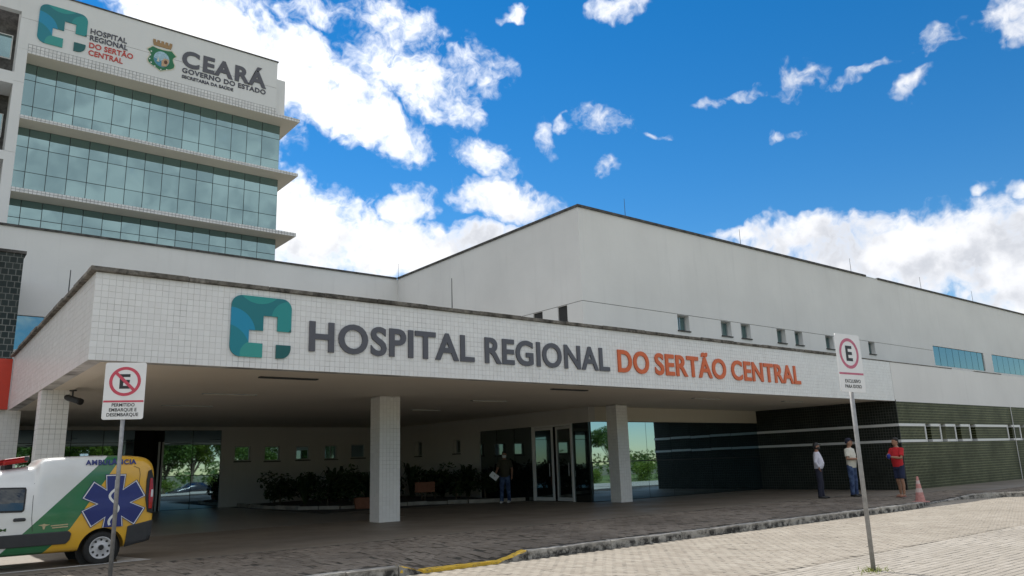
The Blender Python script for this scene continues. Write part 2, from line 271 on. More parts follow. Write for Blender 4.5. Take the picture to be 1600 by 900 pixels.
# ------------------------------------------------------------------ helpers
def tag(o, label=None, cat=None, group=None, kind=None):
    if label: o['label'] = label
    if cat: o['category'] = cat
    if group: o['group'] = group
    if kind: o['kind'] = kind
    return o
def thing(name, label, cat, loc=(0, 0, 0), rz=0., group=None):
    o = bpy.data.objects.new(name, None); COL.objects.link(o); o.location = loc; o.rotation_euler = (0, 0, rz); o.empty_display_size = .3
    return tag(o, label, cat, group)
def link(name, me, mat=None, parent=None, loc=(0, 0, 0), rot=(0, 0, 0), smooth=False):
    if mat is not None and len(me.materials) == 0:
        for q in (mat if isinstance(mat, (list, tuple)) else [mat]): me.materials.append(MATS[q])
    o = bpy.data.objects.new(name, me); COL.objects.link(o); o.parent = parent; o.location = loc; o.rotation_euler = rot
    if smooth:
        for p in me.polygons: p.use_smooth = True
    return o
class MB:
    def __init__(s): s.v = []; s.f = []; s.mi = []; s.cur = 0
    def add(s, vs, fs):
        k = len(s.v); s.v += [tuple(q) for q in vs]; s.f += [tuple(i+k for i in q) for q in fs]; s.mi += [s.cur]*len(fs); return s
    def box(s, x0, x1, y0, y1, z0, z1):
        return s.add([(x0,y0,z0),(x1,y0,z0),(x1,y1,z0),(x0,y1,z0),(x0,y0,z1),(x1,y0,z1),(x1,y1,z1),(x0,y1,z1)], [(0,3,2,1),(4,5,6,7),(0,1,5,4),(1,2,6,5),(2,3,7,6),(3,0,4,7)])
    def tube(s, pts, rad, n=8, cap=True, sq=1.0):
        pts = [Vector(p) for p in pts]; rad = rad if isinstance(rad, (list, tuple)) else [rad]*len(pts); vs = []; fs = []
        prev = None
        for i, p in enumerate(pts):
            d = (pts[min(i+1, len(pts)-1)] - pts[max(i-1, 0)]).normalized()
            a = prev if prev is not None else (Vector((1, 0, 0)) if abs(d.x) < .9 else Vector((0, 1, 0)))
            a = (a - d*a.dot(d)).normalized(); b = d.cross(a); prev = a
            for k in range(n):
                t = 2*math.pi*k/n; vs.append(p + (a*math.cos(t) + b*math.sin(t)*sq)*rad[i])
        for i in range(len(pts)-1):
            for k in range(n): fs.append((i*n+k, i*n+(k+1) % n, (i+1)*n+(k+1) % n, (i+1)*n+k))
        if cap: fs.append(tuple(range(n-1, -1, -1))); fs.append(tuple((len(pts)-1)*n+k for k in range(n)))
        return s.add(vs, fs)
    def lathe(s, prof, n=24, c=(0, 0, 0), axis='z', cap=True):
        vs = []; fs = []
        for r, z in prof:
            for k in range(n):
                t = 2*math.pi*k/n
                q = (r*math.cos(t), r*math.sin(t), z) if axis == 'z' else (r*math.cos(t), z, r*math.sin(t))
                vs.append((c[0]+q[0], c[1]+q[1], c[2]+q[2]))
        for i in range(len(prof)-1):
            for k in range(n):
                q = (i*n+k, i*n+(k+1) % n, (i+1)*n+(k+1) % n, (i+1)*n+k); fs.append(q if axis == 'z' else q[::-1])
        if cap: fs.append(tuple(range(n-1, -1, -1))); fs.append(tuple((len(prof)-1)*n+k for k in range(n)))
        return s.add(vs, fs)
    def prism(s, poly, y0, y1):   # polygon in x,z extruded over y (y0 is the face towards -Y), counter-clockwise seen from -Y
        n = len(poly); return s.add([(x, y0, z) for x, z in poly]+[(x, y1, z) for x, z in poly], [tuple(range(n)), tuple(range(2*n-1, n-1, -1))]+[(i, i+n, (i+1) % n+n, (i+1) % n) for i in range(n)])
    def mesh(s, name):
        me = bpy.data.meshes.new(name); me.from_pydata(s.v, [], s.f); me.update(); return me
    def build(s, name, mat, parent=None, world=False, smooth=False, bevel=0., loc=(0, 0, 0), rot=(0, 0, 0)):
        if world and parent is not None:
            l = parent.matrix_basis.translation.copy(); q = parent.parent
            while q is not None: l += q.matrix_basis.translation; q = q.parent
            s.v = [(x-l.x, y-l.y, z-l.z) for x, y, z in s.v]
        me = s.mesh(name); o = link(name, me, mat, parent, loc, rot, smooth)
        if isinstance(mat, (list, tuple)): me.polygons.foreach_set('material_index', s.mi)
        if bevel:
            b = o.modifiers.new('bevel', 'BEVEL'); b.width = bevel; b.segments = 2; b.limit_method = 'ANGLE'; b.angle_limit = R_(40)
        return o
def box(name, x0, x1, y0, y1, z0, z1, mat, parent=None, bevel=0., world=True):
    return MB().box(x0, x1, y0, y1, z0, z1).build(name, mat, parent, world, bevel=bevel)
def struct(name, mb, mat, smooth=False): return tag(mb.build(name, mat, smooth=smooth), kind='structure')
DG = lambda: bpy.context.evaluated_depsgraph_get()
def bake(o):
    me = bpy.data.meshes.new_from_object(o.evaluated_get(DG())); o.modifiers.clear(); o.data = me; return o

_gl = {}
def glyph(ch, bold):
    k = (ch, bold)
    if k not in _gl:
        c = bpy.data.curves.new('g', 'FONT'); c.body = ch; c.offset = bold; c.resolution_u = 5; c.extrude = .0
        o = bpy.data.objects.new('g', c); COL.objects.link(o); bpy.context.view_layer.update()
        me = bpy.data.meshes.new_from_object(o.evaluated_get(DG())); bpy.data.objects.remove(o); bpy.data.curves.remove(c); _gl[k] = me
    return _gl[k]
_adv = {}
def adv(word):
    if word in _adv: return _adv[word]
    r = _adv[word] = []
    for i in range(len(word)):
        c = bpy.data.curves.new('g', 'FONT'); c.body = word[:i+1]; o = bpy.data.objects.new('g', c); COL.objects.link(o); bpy.context.view_layer.update()
        me = o.to_mesh(); mx = max(v.co.x for v in me.vertices); bpy.data.objects.remove(o); bpy.data.curves.remove(c)
        r.append(mx)
    return r
def letters(word, x0, x1, z0, cap_h, mat, parent, depth=.03, bold=.02, y=0., name='letter', surf=None, joined=False, fit=.97):
    """one solid mesh per letter, standing proud of a wall that faces -Y (local frame of parent)"""
    ends = adv(word); ws = []; sz = cap_h/.682
    raw = []
    for ch, e in zip(word, ends):
        if ch == ' ': raw.append(None); continue
        g = glyph(ch, 0.0); w0 = min(v.co.x for v in g.vertices); w1 = max(v.co.x for v in g.vertices); raw.append((ch, e-(w1-w0), w0))
    first = raw[0][1]; tot = ends[-1]-first; k = (x1-x0)/tot; allmb = MB()
    for r in raw:
        if r is None: continue
        ch, st, w0 = r; g = glyph(ch, bold); mb = allmb if joined else MB()
        P = [((v.co.x-w0)*k*fit+(st-first)*k+x0, (v.co.y)*sz+z0) for v in g.vertices]
        F = [tuple(p.vertices) for p in g.polygons]
        ec = {}
        for f in F:
            for i in range(len(f)):
                a, b = f[i], f[(i+1) % len(f)]; ec[(a, b)] = 1
        n = len(P)
        ys = [surf(px, pz) if surf else y for px, pz in P]
        vs = [(px, yy-depth, pz) for (px, pz), yy in zip(P, ys)]+[(px, yy, pz) for (px, pz), yy in zip(P, ys)]
        fs = list(F)+[(b, a, a+n, b+n) for (a, b) in ec if (b, a) not in ec]
        mb.add(vs, fs)
        if not joined: mb.build(name, mat, parent)
    if joined: return allmb.build(name, mat, parent)

for _w in ('HOSPITAL', 'REGIONAL', 'DO', 'SERTÃO', 'CENTRAL', 'DO SERTÃO', 'CEARÁ', 'GOVERNO DO ESTADO', 'SECRETARIA DA SAÚDE', 'AMBULÂNCIA', 'PERMITIDO', 'EMBARQUE E', 'DESEMBARQUE', 'EXCLUSIVO', 'PARA IDOSO', 'E', 'EM'):
    adv(_w)
    for _c in set(_w) - {' '}:
        for _b in (0., .012, .02, .024, .03, .04): glyph(_c, _b)
# ------------------------------------------------------------------ ground, road, kerb, forecourt
struct('ground', MB().add([(-900,-900,-1.35),(900,-900,-1.35),(900,900,-1.35),(-900,900,-1.35)], [(0,1,2,3)]), 'far_ground')
KP = [(-60,9.75,.13),(5.62,9.75,.13),(5.98,9.72,.012),(7.3,9.70,.012),(7.88,9.74,.13),(20.9,9.75,.13),(22.0,10.02,.10),(22.9,10.3,.02),(24.6,10.5,.012),(25.2,10.38,.06),(25.8,10.2,.13),(26.5,9.9,.14),(27.2,9.4,.13),(28.6,8.9,.13),(31,8.6,.13),(80,8.5,.13)]
def kp(x):
    for a, b in zip(KP, KP[1:]):
        if x <= b[0]:
            t = (x-a[0])/(b[0]-a[0]); return a[1]+(b[1]-a[1])*t, a[2]+(b[2]-a[2])*t
    return KP[-1][1], KP[-1][2]
def fh(x, y):
    ky, kh = kp(x); t = min(1, max(0, (y-ky-.14)/1.35)); return kh+(.13-kh)*t
def road_z(y): return 0. if y > -2 else (-.06*(-2-y) if y > -18 else -.96)
mb = MB()
xs = [-60, -20, 0, 4]+[5+.5*i for i in range(50)]+[32, 40, 80]; ysr = [-18, -12, -8, -4, -2, 0, 2, 4, 6.07]
for a, b in zip(xs, xs[1:]):
    for c, d in zip(ysr, ysr[1:]): mb.add([(a,c,road_z(c)-.006),(b,c,road_z(c)-.006),(b,d,road_z(d)-.006),(a,d,road_z(d)-.006)], [(0,1,2,3)])
    mb.add([(a,6.07,-.006),(b,6.07,-.006),(b,kp(b)[0]+.05,-.006),(a,kp(a)[0]+.05,-.006)], [(0,1,2,3)])
road = struct('road', mb, 'road_sheet')
mb = MB().add([(3,2.2,-.0045),(34,2.2,-.0045),(34,8.3,-.0045),(3,8.3,-.0045)], [(0,1,2,3)])
for a, b in zip(xs, xs[1:]):
    if a >= 3 and b <= 34: mb.add([(a,8.3,-.0045),(b,8.3,-.0045),(b,kp(b)[0],-.0045),(a,kp(a)[0],-.0045)], [(0,1,2,3)])
mb.build('joint_bed', 'joint_road', road)
def paver_mesh(w, l, name):
    h = .02; c = .005; x, y = w/2-.0038, l/2-.0038
    return MB().add([(-x,-y,-h),(x,-y,-h),(x,y,-h),(-x,y,-h),(-x,-y,-c),(x,-y,-c),(x,y,-c),(-x,y,-c),(-x+c,-y+c,0),(x-c,-y+c,0),(x-c,y-c,0),(-x+c,y-c,0)],
        [(8,9,10,11),(4,5,9,8),(5,6,10,9),(6,7,11,10),(7,4,8,11),(0,1,5,4),(1,2,6,5),(2,3,7,6),(3,0,4,7)]).mesh(name)
def lay(parent, cells, w, l, mat, hfun, nmax=300, rgh=1.):
    me = paver_mesh(w, l, 'paver'); me.materials.append(MATS[mat]); rank = sorted(cells, key=lambda c: -visible_size((c[0], c[1], hfun(c[0], c[1]))))
    base = [v.co.copy() for v in me.vertices]; fs = [tuple(p.vertices) for p in me.polygons]; rest = MB()
    for i, (x, y) in enumerate(rank):
        tilt = (random.gauss(0, .006)*rgh, random.gauss(0, .008)*rgh, random.gauss(0, .012)); z = hfun(x, y)+random.gauss(0, .0014)*rgh
        sx = (hfun(x+.05, y)-hfun(x-.05, y))/.1; sy = (hfun(x, y+.05)-hfun(x, y-.05))/.1
        if i < nmax and visible_size((x, y, z)) > 0:
            link('paver', me, None, parent, (x, y, z), (tilt[0]+math.atan(sy), tilt[1]-math.atan(sx), tilt[2]))
        else:
            rest.add([(x+p.x-tilt[2]*p.y, y+p.y+tilt[2]*p.x, z+p.z+p.x*(tilt[1]+sx)+p.y*(tilt[0]+sy)) for p in base], fs[:5])
    o = rest.build('pavers', mat, parent); tag(o, kind='stuff')
strip = tag(thing('parking_strip', None, None), kind='structure')
cells = []
for j in range(38):
    y = 6.0-j*.1
    for i in range(150):
        x = 3.2+i*.2+(.1 if j % 2 else 0)+random.gauss(0, .002); cells.append((x, y))
lay(strip, cells, .2, .1, 'paver_strip', lambda x, y: .001)
cells = []
for i in range(300):
    x = 3.1+i*.1
    for j in range(24):
        y = 6.17+j*.2+(.1 if i % 2 else 0)
        if y < kp(x)[0]-.10: cells.append((x, y))
lay(road, cells, .1, .2, 'paver_road', lambda x, y: 0.)
# forecourt: raised paving and the floor under the canopy
fc = MB()
ins = [.14, .5, 1.0, 1.5]
xf = sorted(set([round(-60+i*5, 2) for i in range(12)]+[3+.25*i for i in range(120)]+[40, 60, 80]+[k[0] for k in KP]))
for a, b in zip(xf, xf[1:]):
    for s0, s1 in zip(ins, ins[1:]):
        q = []
        for x, s in ((a, s0), (b, s0), (b, s1), (a, s1)): y = kp(x)[0]+s; q.append((x, y, fh(x, y)-.006))
        fc.add(q, [(0,1,2,3)])
    ya, yb = kp(a)[0]+1.5, kp(b)[0]+1.5
    fc.add([(a,ya,.124),(b,yb,.124),(b,90,.124),(a,90,.124)], [(0,1,2,3)])
fore = struct('forecourt', fc, 'joint_sand')
cells = []
for i in range(300):
    x = 1.0+i*.1
    for j in range(20):
        y = 9.96+j*.2+(.1 if i % 2 else 0)
        if kp(x)[0]+.26 < y < (13.3 if x < 23.95 else 11.9 if x < 27.95 else 10.6): cells.append((x, y))
lay(fore, cells, .1, .2, 'paver_walk', fh, rgh=2.4)
mb = MB()
# concrete slabs under and beside the canopy
def slab(x0, x1, y0, y1, mat='concrete_floor', name='floor_slab'):
    MB().add([(x0+.004,y0+.004,.131),(x1-.004,y0+.004,.131),(x1-.004,y1-.004,.131),(x0+.004,y1-.004,.131),(x0+.004,y0+.004,.12),(x1-.004,y0+.004,.12),(x1-.004,y1-.004,.12),(x0+.004,y1-.004,.12)], [(0,1,2,3),(4,5,1,0),(5,6,2,1),(6,7,3,2),(7,4,0,3)]).build(name, mat, fore)
for xa, xb in ((1.0,4.4),(4.4,7.8),(7.8,11.2),(11.2,14.6),(14.6,18.2),(18.2,22.0),(22.0,25.2),(25.2,28.0)):
    for ya, yb in ((13.4,16.0),(16.0,19.0)): slab(xa, xb, ya, yb)
for xa, xb in ((1.0,4.4),(4.4,7.8),(7.8,11.2),(11.2,14.6),(14.6,18.2)):
    slab(xa, xb, 19.0, 23.2, 'polished_floor' if xb < 12 else 'concrete_floor')
for xa, xb in ((-6,1.0),(1.0,4.4),(4.4,7.8),(7.8,10.6)): slab(xa, xb, 23.2, 31.9, 'polished_floor')
for xa, xb in ((24.0,26.0),(26.0,28.0),(28.0,30.0),(30.0,33.0),(33.0,37.0),(37.0,42.0)): slab(xa, xb, 12.0 if xa < 28 else 10.7, 13.24 if xb > 28 else 13.4, 'concrete_floor')
for xa, xb in ((-14,-6),(-6,1.0)): slab(xa, xb, 9.95, 23.2, 'concrete_floor')
# painted bay markings beside the ambulance
def paint(poly): MB().add([(x, y, .1345) for x, y in poly]+[(x, y, .1315) for x, y in poly], [tuple(range(len(poly)))]).build('painted_marking', 'white_paint', fore)
paint([(-3,13.72),(3.42,13.86),(3.42,13.96),(-3,13.82)]); paint([(2.95,14.0),(3.4,13.98),(3.12,15.0)]); paint([(1.1,14.55),(1.6,14.55),(1.9,15.0),(1.4,15.0)])
# kerb stones
kerb = tag(thing('kerb', None, None), kind='structure')
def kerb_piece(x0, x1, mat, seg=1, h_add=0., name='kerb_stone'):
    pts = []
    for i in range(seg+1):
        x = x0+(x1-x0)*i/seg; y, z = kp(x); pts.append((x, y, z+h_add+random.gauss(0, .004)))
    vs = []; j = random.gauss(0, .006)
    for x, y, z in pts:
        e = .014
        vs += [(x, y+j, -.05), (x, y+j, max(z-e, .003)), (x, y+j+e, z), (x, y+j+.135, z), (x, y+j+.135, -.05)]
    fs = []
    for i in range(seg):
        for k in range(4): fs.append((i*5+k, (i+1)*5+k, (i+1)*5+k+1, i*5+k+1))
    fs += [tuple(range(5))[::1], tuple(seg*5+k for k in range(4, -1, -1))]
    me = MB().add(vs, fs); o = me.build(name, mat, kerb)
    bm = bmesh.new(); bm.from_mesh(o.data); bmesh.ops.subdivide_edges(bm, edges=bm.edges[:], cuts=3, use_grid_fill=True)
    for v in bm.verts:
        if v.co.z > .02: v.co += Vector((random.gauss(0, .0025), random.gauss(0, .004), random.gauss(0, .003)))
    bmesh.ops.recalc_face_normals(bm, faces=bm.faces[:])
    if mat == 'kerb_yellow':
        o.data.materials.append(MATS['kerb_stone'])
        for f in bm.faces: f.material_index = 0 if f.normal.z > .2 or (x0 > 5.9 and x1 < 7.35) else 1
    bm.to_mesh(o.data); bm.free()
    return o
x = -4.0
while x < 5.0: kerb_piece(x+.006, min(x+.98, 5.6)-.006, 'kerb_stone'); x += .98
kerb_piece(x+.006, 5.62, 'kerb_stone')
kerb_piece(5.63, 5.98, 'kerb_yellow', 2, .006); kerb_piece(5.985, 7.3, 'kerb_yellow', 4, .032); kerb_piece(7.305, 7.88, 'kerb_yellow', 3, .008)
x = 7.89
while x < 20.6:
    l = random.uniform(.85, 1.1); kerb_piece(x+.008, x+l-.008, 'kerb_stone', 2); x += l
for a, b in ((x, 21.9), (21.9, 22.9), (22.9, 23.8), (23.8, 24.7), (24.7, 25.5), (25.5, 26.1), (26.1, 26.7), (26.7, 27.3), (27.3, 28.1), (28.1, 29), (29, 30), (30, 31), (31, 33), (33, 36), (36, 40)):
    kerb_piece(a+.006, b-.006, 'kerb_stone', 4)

# ------------------------------------------------------------------ building helpers
G = .13
def pane_grid(parent, cols, rows, y, mat, axis='x', gap=.012, thick=.02, back='mullion', jit=.0016, skew=0.):
    """separate panes over a dark backing; axis 'x': wall facing -Y at y; axis 'y': wall facing -X at x=y"""
    b = MB()
    if axis == 'x': b.box(cols[0], cols[-1], y+.021, y+.08, rows[0], rows[-1])
    else: b.box(y+.021, y+.08, cols[0], cols[-1], rows[0], rows[-1])
    b.build('mullion_backing', back, parent, True)
    for a, c in zip(cols, cols[1:]):
        for d, e in zip(rows, rows[1:]):
            t = [random.gauss(0, jit) for _ in range(4)]
            p, q, r, s = a+gap, c-gap, d+gap, e-gap
            o = MB()
            if axis == 'x': w_ = -skew*(q-p); o.add([(p,y+t[0],r),(q,y+t[1]+w_,r),(q,y+t[2]+w_,s),(p,y+t[0]-t[1]+t[2],s),(p,y+.02,r),(q,y+.02,r),(q,y+.02,s),(p,y+.02,s)], [(0,1,2,3),(5,4,7,6),(4,0,3,7),(1,5,6,2),(4,5,1,0),(3,2,6,7)])
            else: o.add([(y+t[0],q,r),(y+t[1],p,r),(y+t[2],p,s),(y+t[0]-t[1]+t[2],q,s),(y+.02,q,r),(y+.02,p,r),(y+.02,p,s),(y+.02,q,s)], [(0,1,2,3),(5,4,7,6),(4,0,3,7),(1,5,6,2),(4,5,1,0),(3,2,6,7)])
            o.build('pane', mat, parent, True)
def window(parent, x0, x1, z0, z1, y, depth=.22, glass_='window_glass', axis='x', sill=True, split=True):
    """recessed window: frame part with pane and sill as its pieces"""
    fw = .045; m = MB()
    def bx(m, a, b, c, d, e, f):   # a,b along wall; c,d depth from face; e,f height
        return m.box(a, b, y+c, y+d, e, f) if axis == 'x' else m.box(y+c, y+d, a, b, e, f)
    for a, b, e, f in ((x0, x0+fw, z0, z1), (x1-fw, x1, z0, z1), (x0+fw, x1-fw, z0, z0+fw), (x0+fw, x1-fw, z1-fw, z1)): bx(m, a, b, depth-.05, depth, e, f)
    if split: bx(m, (x0+x1)/2-.015, (x0+x1)/2+.015, depth-.045, depth, z0+fw, z1-fw)
    w = m.build('window', 'alu_grey', parent, True)
    bx(MB(), x0+fw, x1-fw, depth-.02, depth-.005, z0+fw, z1-fw).build('pane', glass_, w, True)
    if sill: bx(MB(), x0-.03, x1+.03, -.05, depth-.05, z0-.05, z0-.002).build('sill', 'dark_cap', w, True)
    return w
def wall_with_holes(parent, a0, a1, z0, z1, holes, y0, y1, mat, axis='x', name='wall'):
    """wall band with rectangular openings, all openings (u0,u1,v0,v1) inside the band"""
    m = MB()
    def bx(a, b, e, f):
        if b-a > 1e-4 and f-e > 1e-4: (m.box(a, b, y0, y1, e, f) if axis == 'x' else m.box(y0, y1, a, b, e, f))
    cur = a0
    for u0, u1, v0, v1 in sorted(holes):
        bx(cur, u0, z0, z1); bx(u0, u1, z0, v0); bx(u0, u1, v1, z1); cur = u1
    bx(cur, a1, z0, z1); return m.build(name, mat, parent, True)

# ------------------------------------------------------------------ entrance canopy
X0, Y0, YB, FY = 18.3, 19.06, 31.97, 13.24
can = thing('entrance_canopy', 'long white tiled entrance canopy on square pillars with weathered dark coping', 'canopy', (2.15, 13.24, G))
m = MB(); m.box(2.16, 27.9, FY+.008, FY+.22, 3.22, 4.62); m.box(2.158, 2.36, FY+.22, 24.0, 3.22, 4.62); fas = m.build('fascia', 'grout', can, True)
def tile_verts(u0, u1, z0, z1, face, d):
    c = .0018; j = random.gauss(0, .0004); a = random.gauss(0, .0006); b = random.gauss(0, .0006)
    if face == 'front': P = lambda u, z, t: (u, d-t, z)
    else: P = lambda u, z, t: (d-t, u, z)
    t = .005+j
    v = [P(u0,z0,0),P(u1,z0,0),P(u1,z1,0),P(u0,z1,0),P(u0+c,z0+c,t+a),P(u1-c,z0+c,t-a),P(u1-c,z1-c,t-a+b),P(u0+c,z1-c,t+a+b)]
    f = [(4,5,6,7),(0,1,5,4),(1,2,6,5),(2,3,7,6),(3,0,4,7)]
    return v, (f if face == 'front' else [q[::-1] for q in f])
P_ = .1; rest = MB(); nind = 0
for i in range(int((27.9-2.15)/P_)):
    for k in range(14):
        g = random.choice((.0008, .0012, .0016, .0026)); u = 2.15+i*P_; z = 3.22+k*P_
        v, f = tile_verts(u+g, u+P_-g, z+g, z+P_-g, 'front', FY+.008)
        if nind < 300: MB().add(v, f).build('tile', 'white_tile', fas, True); nind += 1
        else: rest.add(v, f)
for i in range(107):
    for k in range(14):
        u = FY+.01+i*P_; z = 3.22+k*P_; v, f = tile_verts(u+.0015, u+P_-.0015, z+.0015, z+P_-.0015, 'left', 2.158); rest.add(v, f)
tag(rest.build('tiles', 'white_tile', fas, True), kind='stuff')
m = MB(); m.box(2.36, X0, FY+.22, YB, 3.27, 3.5); m.box(X0, 27.9, FY+.22, Y0, 3.27, 3.5); m.box(2.36, 27.9, FY+.22, FY+.34, 3.235, 3.27); m.box(2.36, 2.72, FY+.34, 24, 3.225, 3.27)
m.build('soffit', 'soffit', can, True); box('roof_membrane', 2.4, X0-.01, FY+.27, YB-.01, 3.502, 3.54, 'roof_grey', can); box('roof_membrane', X0+.001, 27.88, FY+.27, Y0-.01, 3.502, 3.54, 'roof_grey', can)
# weathered coping in uneven lengths
x = 2.06
while x < 24.5:
    l = random.uniform(.7, 1.6); a = min(x+l, 24.6); j = random.gauss(0, .006)
    box('coping', x+.004, a-.004, FY-.05+j, FY+.26, 4.622, 4.70+random.gauss(0, .006), 'weathered_cap', can, .012); x = a
box('coping', 24.6, 27.9, FY-.012, FY+.26, 4.622, 4.655, 'weathered_cap', can)
y = FY+.27
while y < 23.9:
    l = random.uniform(.8, 1.5); b = min(y+l, 24.0); box('coping', 2.07+random.gauss(0, .006), 2.40, y+.004, b-.004, 4.622, 4.70+random.gauss(0, .005), 'weathered_cap', can, .012); y = b
def column(x0, x1, y0, y1):
    m = MB(); m.box(x0+.01, x1-.01, y0+.01, y1-.01, G, 3.26); c = m.build('column', 'grout', can, True); t = MB()
    nx, ny = max(1, round((x1-x0)/P_)), max(1, round((y1-y0)/P_)); nz = 31
    px, py = (x1-x0)/nx, (y1-y0)/ny
    for k in range(nz):
        z = G+.002+k*P_; zt = min(z+P_, 3.25)
        gz = .006 if k == 23 else .0018
        for i in range(nx):
            v, f = tile_verts(x0+i*px+.0018, x0+(i+1)*px-.0018, z+gz, zt-.0018, 'front', y0+.01); t.add(v, f)
        for i in range(ny):
            v, f = tile_verts(y0+i*py+.0018, y0+(i+1)*py-.0018, z+gz, zt-.0018, 'left', x0+.01); t.add(v, f)
    t.box(x1-.0099, x1-.002, y0+.012, y1-.012, G+.002, 3.25)
    tag(t.build('tiles', 'white_tile', c, True), kind='stuff')
column(2.17, 2.69, 18.2, 18.7); column(9.6, 10.2, 17.66, 18.16); column(18.5, 19.03, 17.95, 18.42); column(1.9, 2.46, 24.12, 24.62)
for (a, b, y) in ((5.4,6.6,14.8),(5.4,6.65,18.4),(5.4,6.7,21.9),(12.95,14.0,21.7),(12.8,14.0,18.1),(12.8,14.0,14.6),(19.2,20.5,15.3),(23.75,24.9,15.1)):
    m = MB(); m.box(a, b, y-.07, y+.07, 3.245, 3.269); q = m.build('light_slot', 'mullion' if y < 15 and a < 13 else 'alu_grey', can, True)
    MB().box(a+.03, b-.03, y-.045, y+.045, 3.24, 3.246).build('diffuser', 'plastic_dark' if y < 15 and a < 13 else 'soffit', q, True)

# ------------------------------------------------------------------ main hospital block
blk = thing('hospital_block', 'large plain white hospital block rising behind the entrance canopy', 'building', (X0, Y0, G))
ZT = 10.42
upw = [(23.37,24.07),(26.11,26.79),(27.46,28.13),(30.09,30.77),(31.51,32.15),(34.11,34.81),(38.15,38.8)]
holes = [(a, b, 6.33, 6.945) for a, b in upw]
m = MB(); m.box(X0+.05, 70, Y0+.3, 31.9, 3.6, ZT-.25); m.box(X0+1.1, 70, Y0+.3, 31.9, G, 3.59); m.build('core', 'interior', blk, True); box('roof', X0+.3, 70, Y0+.31, 40, ZT-.24, ZT-.1, 'roof_pale', blk)
wall_with_holes(blk, X0, 45.45, 3.5, 6.955, holes, Y0, Y0+.299, 'white_plaster', 'x', 'wall')
wall_with_holes(blk, X0, 45.45, 6.975, ZT, [], Y0, Y0+.299, 'white_plaster', 'x', 'wall')
box('joint', X0+.02, 45.45, Y0+.02, Y0+.2, 6.955, 6.975, 'dark_cap', blk)
wall_with_holes(blk, 45.45, 70, 3.5, ZT, [(45.5,52.45,6.13,7.25),(53.7,61.0,6.13,7.25)], Y0, Y0+.299, 'white_plaster', 'x', 'wall')
for a, b in upw: window(blk, a, b, 6.33, 6.945, Y0, .25)
pane_grid(blk, [45.5+.869*i for i in range(9)], [6.13, 7.25], Y0+.06, 'window_glass', gap=.02); pane_grid(blk, [53.7+.9125*i for i in range(9)], [6.13, 7.25], Y0+.06, 'window_glass', gap=.02)
# west wall of the block
hw = [(19.86,20.37,6.35,6.945),(21.22,21.76,6.35,6.945)]
wall_with_holes(blk, Y0+.3, YB, 3.5, 6.955, hw, X0, X0+.29, 'white_plaster', 'y', 'side_wall'); wall_with_holes(blk, Y0+.3, YB, 6.975, ZT, [], X0, X0+.29, 'white_plaster', 'y', 'side_wall')
box('joint', X0+.02, X0+.2, Y0+.25, 26.5, 6.955, 6.975, 'dark_cap', blk)
for a, b, c, d in hw: window(blk, a, b, c, d, X0, .25, axis='y', split=False)
# roof caps
for a, b in ((X0-.05,24),(24,31),(31,38.8),(40.05,48),(48,56),(56,70)): box('roof_cap', a+.004, b-.004, Y0-.06, Y0+.34, ZT, ZT+.09, 'dark_cap', blk)
box('roof_cap', 38.8, 40.05, Y0-.02, Y0+.34, ZT, ZT+.035, 'alu_white', blk)
for a, b in ((Y0+.35,25.5),(25.5,YB-.06)): box('roof_cap', X0-.05, X0+.34, a, b-.004, ZT, ZT+.09, 'dark_cap', blk)
# ground floor under the canopy: front glazing
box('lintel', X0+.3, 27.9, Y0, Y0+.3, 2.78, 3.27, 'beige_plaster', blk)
pane_grid(blk, [X0+.03,20.25-.35,21.14,22.46,23.6,24.79,26.1,27.9], [G, 1.42, 2.78], Y0+.04, 'entry_glass', gap=.017, jit=.0012, skew=.0125)
# side wall with the doors
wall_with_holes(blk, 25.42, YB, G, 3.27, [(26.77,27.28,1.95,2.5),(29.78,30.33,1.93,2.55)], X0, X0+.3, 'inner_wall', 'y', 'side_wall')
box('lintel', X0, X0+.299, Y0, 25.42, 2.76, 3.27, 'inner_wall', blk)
for a, b, c, d in ((26.77,27.28,1.95,2.5),(29.78,30.33,1.93,2.55)): window(blk, a, b, c, d, X0, .2, 'dark_glass', 'y', split=False)
pane_grid(blk, [22.12,23.2,24.3,25.40], [G, 2.76], X0+.04, 'dark_glass', 'y', jit=.0007); pane_grid(blk, [Y0+.04,20.0], [G, 2.76], X0+.04, 'dark_glass', 'y', jit=.0007)
box('door_recess', X0+.9, X0+1.0, 20.0, 22.1, G, 2.76, 'interior', blk)
def door(y0, y1, swing, name='door'):
    d = bpy.data.objects.new(name, None); COL.objects.link(d); d.parent = blk; d.location = (X0+.03-X0, y0-Y0, 0); d.rotation_euler = (0, 0, swing)
    w = y1-y0; f = .07; m = MB()
    for a, b, e, g in ((0, f, .01, 2.56), (w-f, w, .01, 2.56), (f, w-f, .01, .13), (f, w-f, 2.47, 2.56)): m.box(0, .05, a, b, e, g)
    fr = m.build('door_frame', 'alu_white', d); MB().box(.018, .03, f, w-f, .13, 2.47).build('pane', 'dark_glass', d)
    MB().tube([(-.05, w-.14 if swing > 0 else .14, .85), (-.05, w-.14 if swing > 0 else .14, 1.3)], .014).build('handle', 'alu_grey', d)
door(20.02, 20.98, R_(-7)); door(21.02, 22.06, 0.)
m = MB()
for a, b, c, d in ((19.96,20.02,G,2.76),(22.06,22.12,G,2.76),(20.02,22.06,2.70,2.76)): m.box(X0-.01, X0+.1, a, b, c, d)
m.build('door_surround', 'alu_white', blk, True)

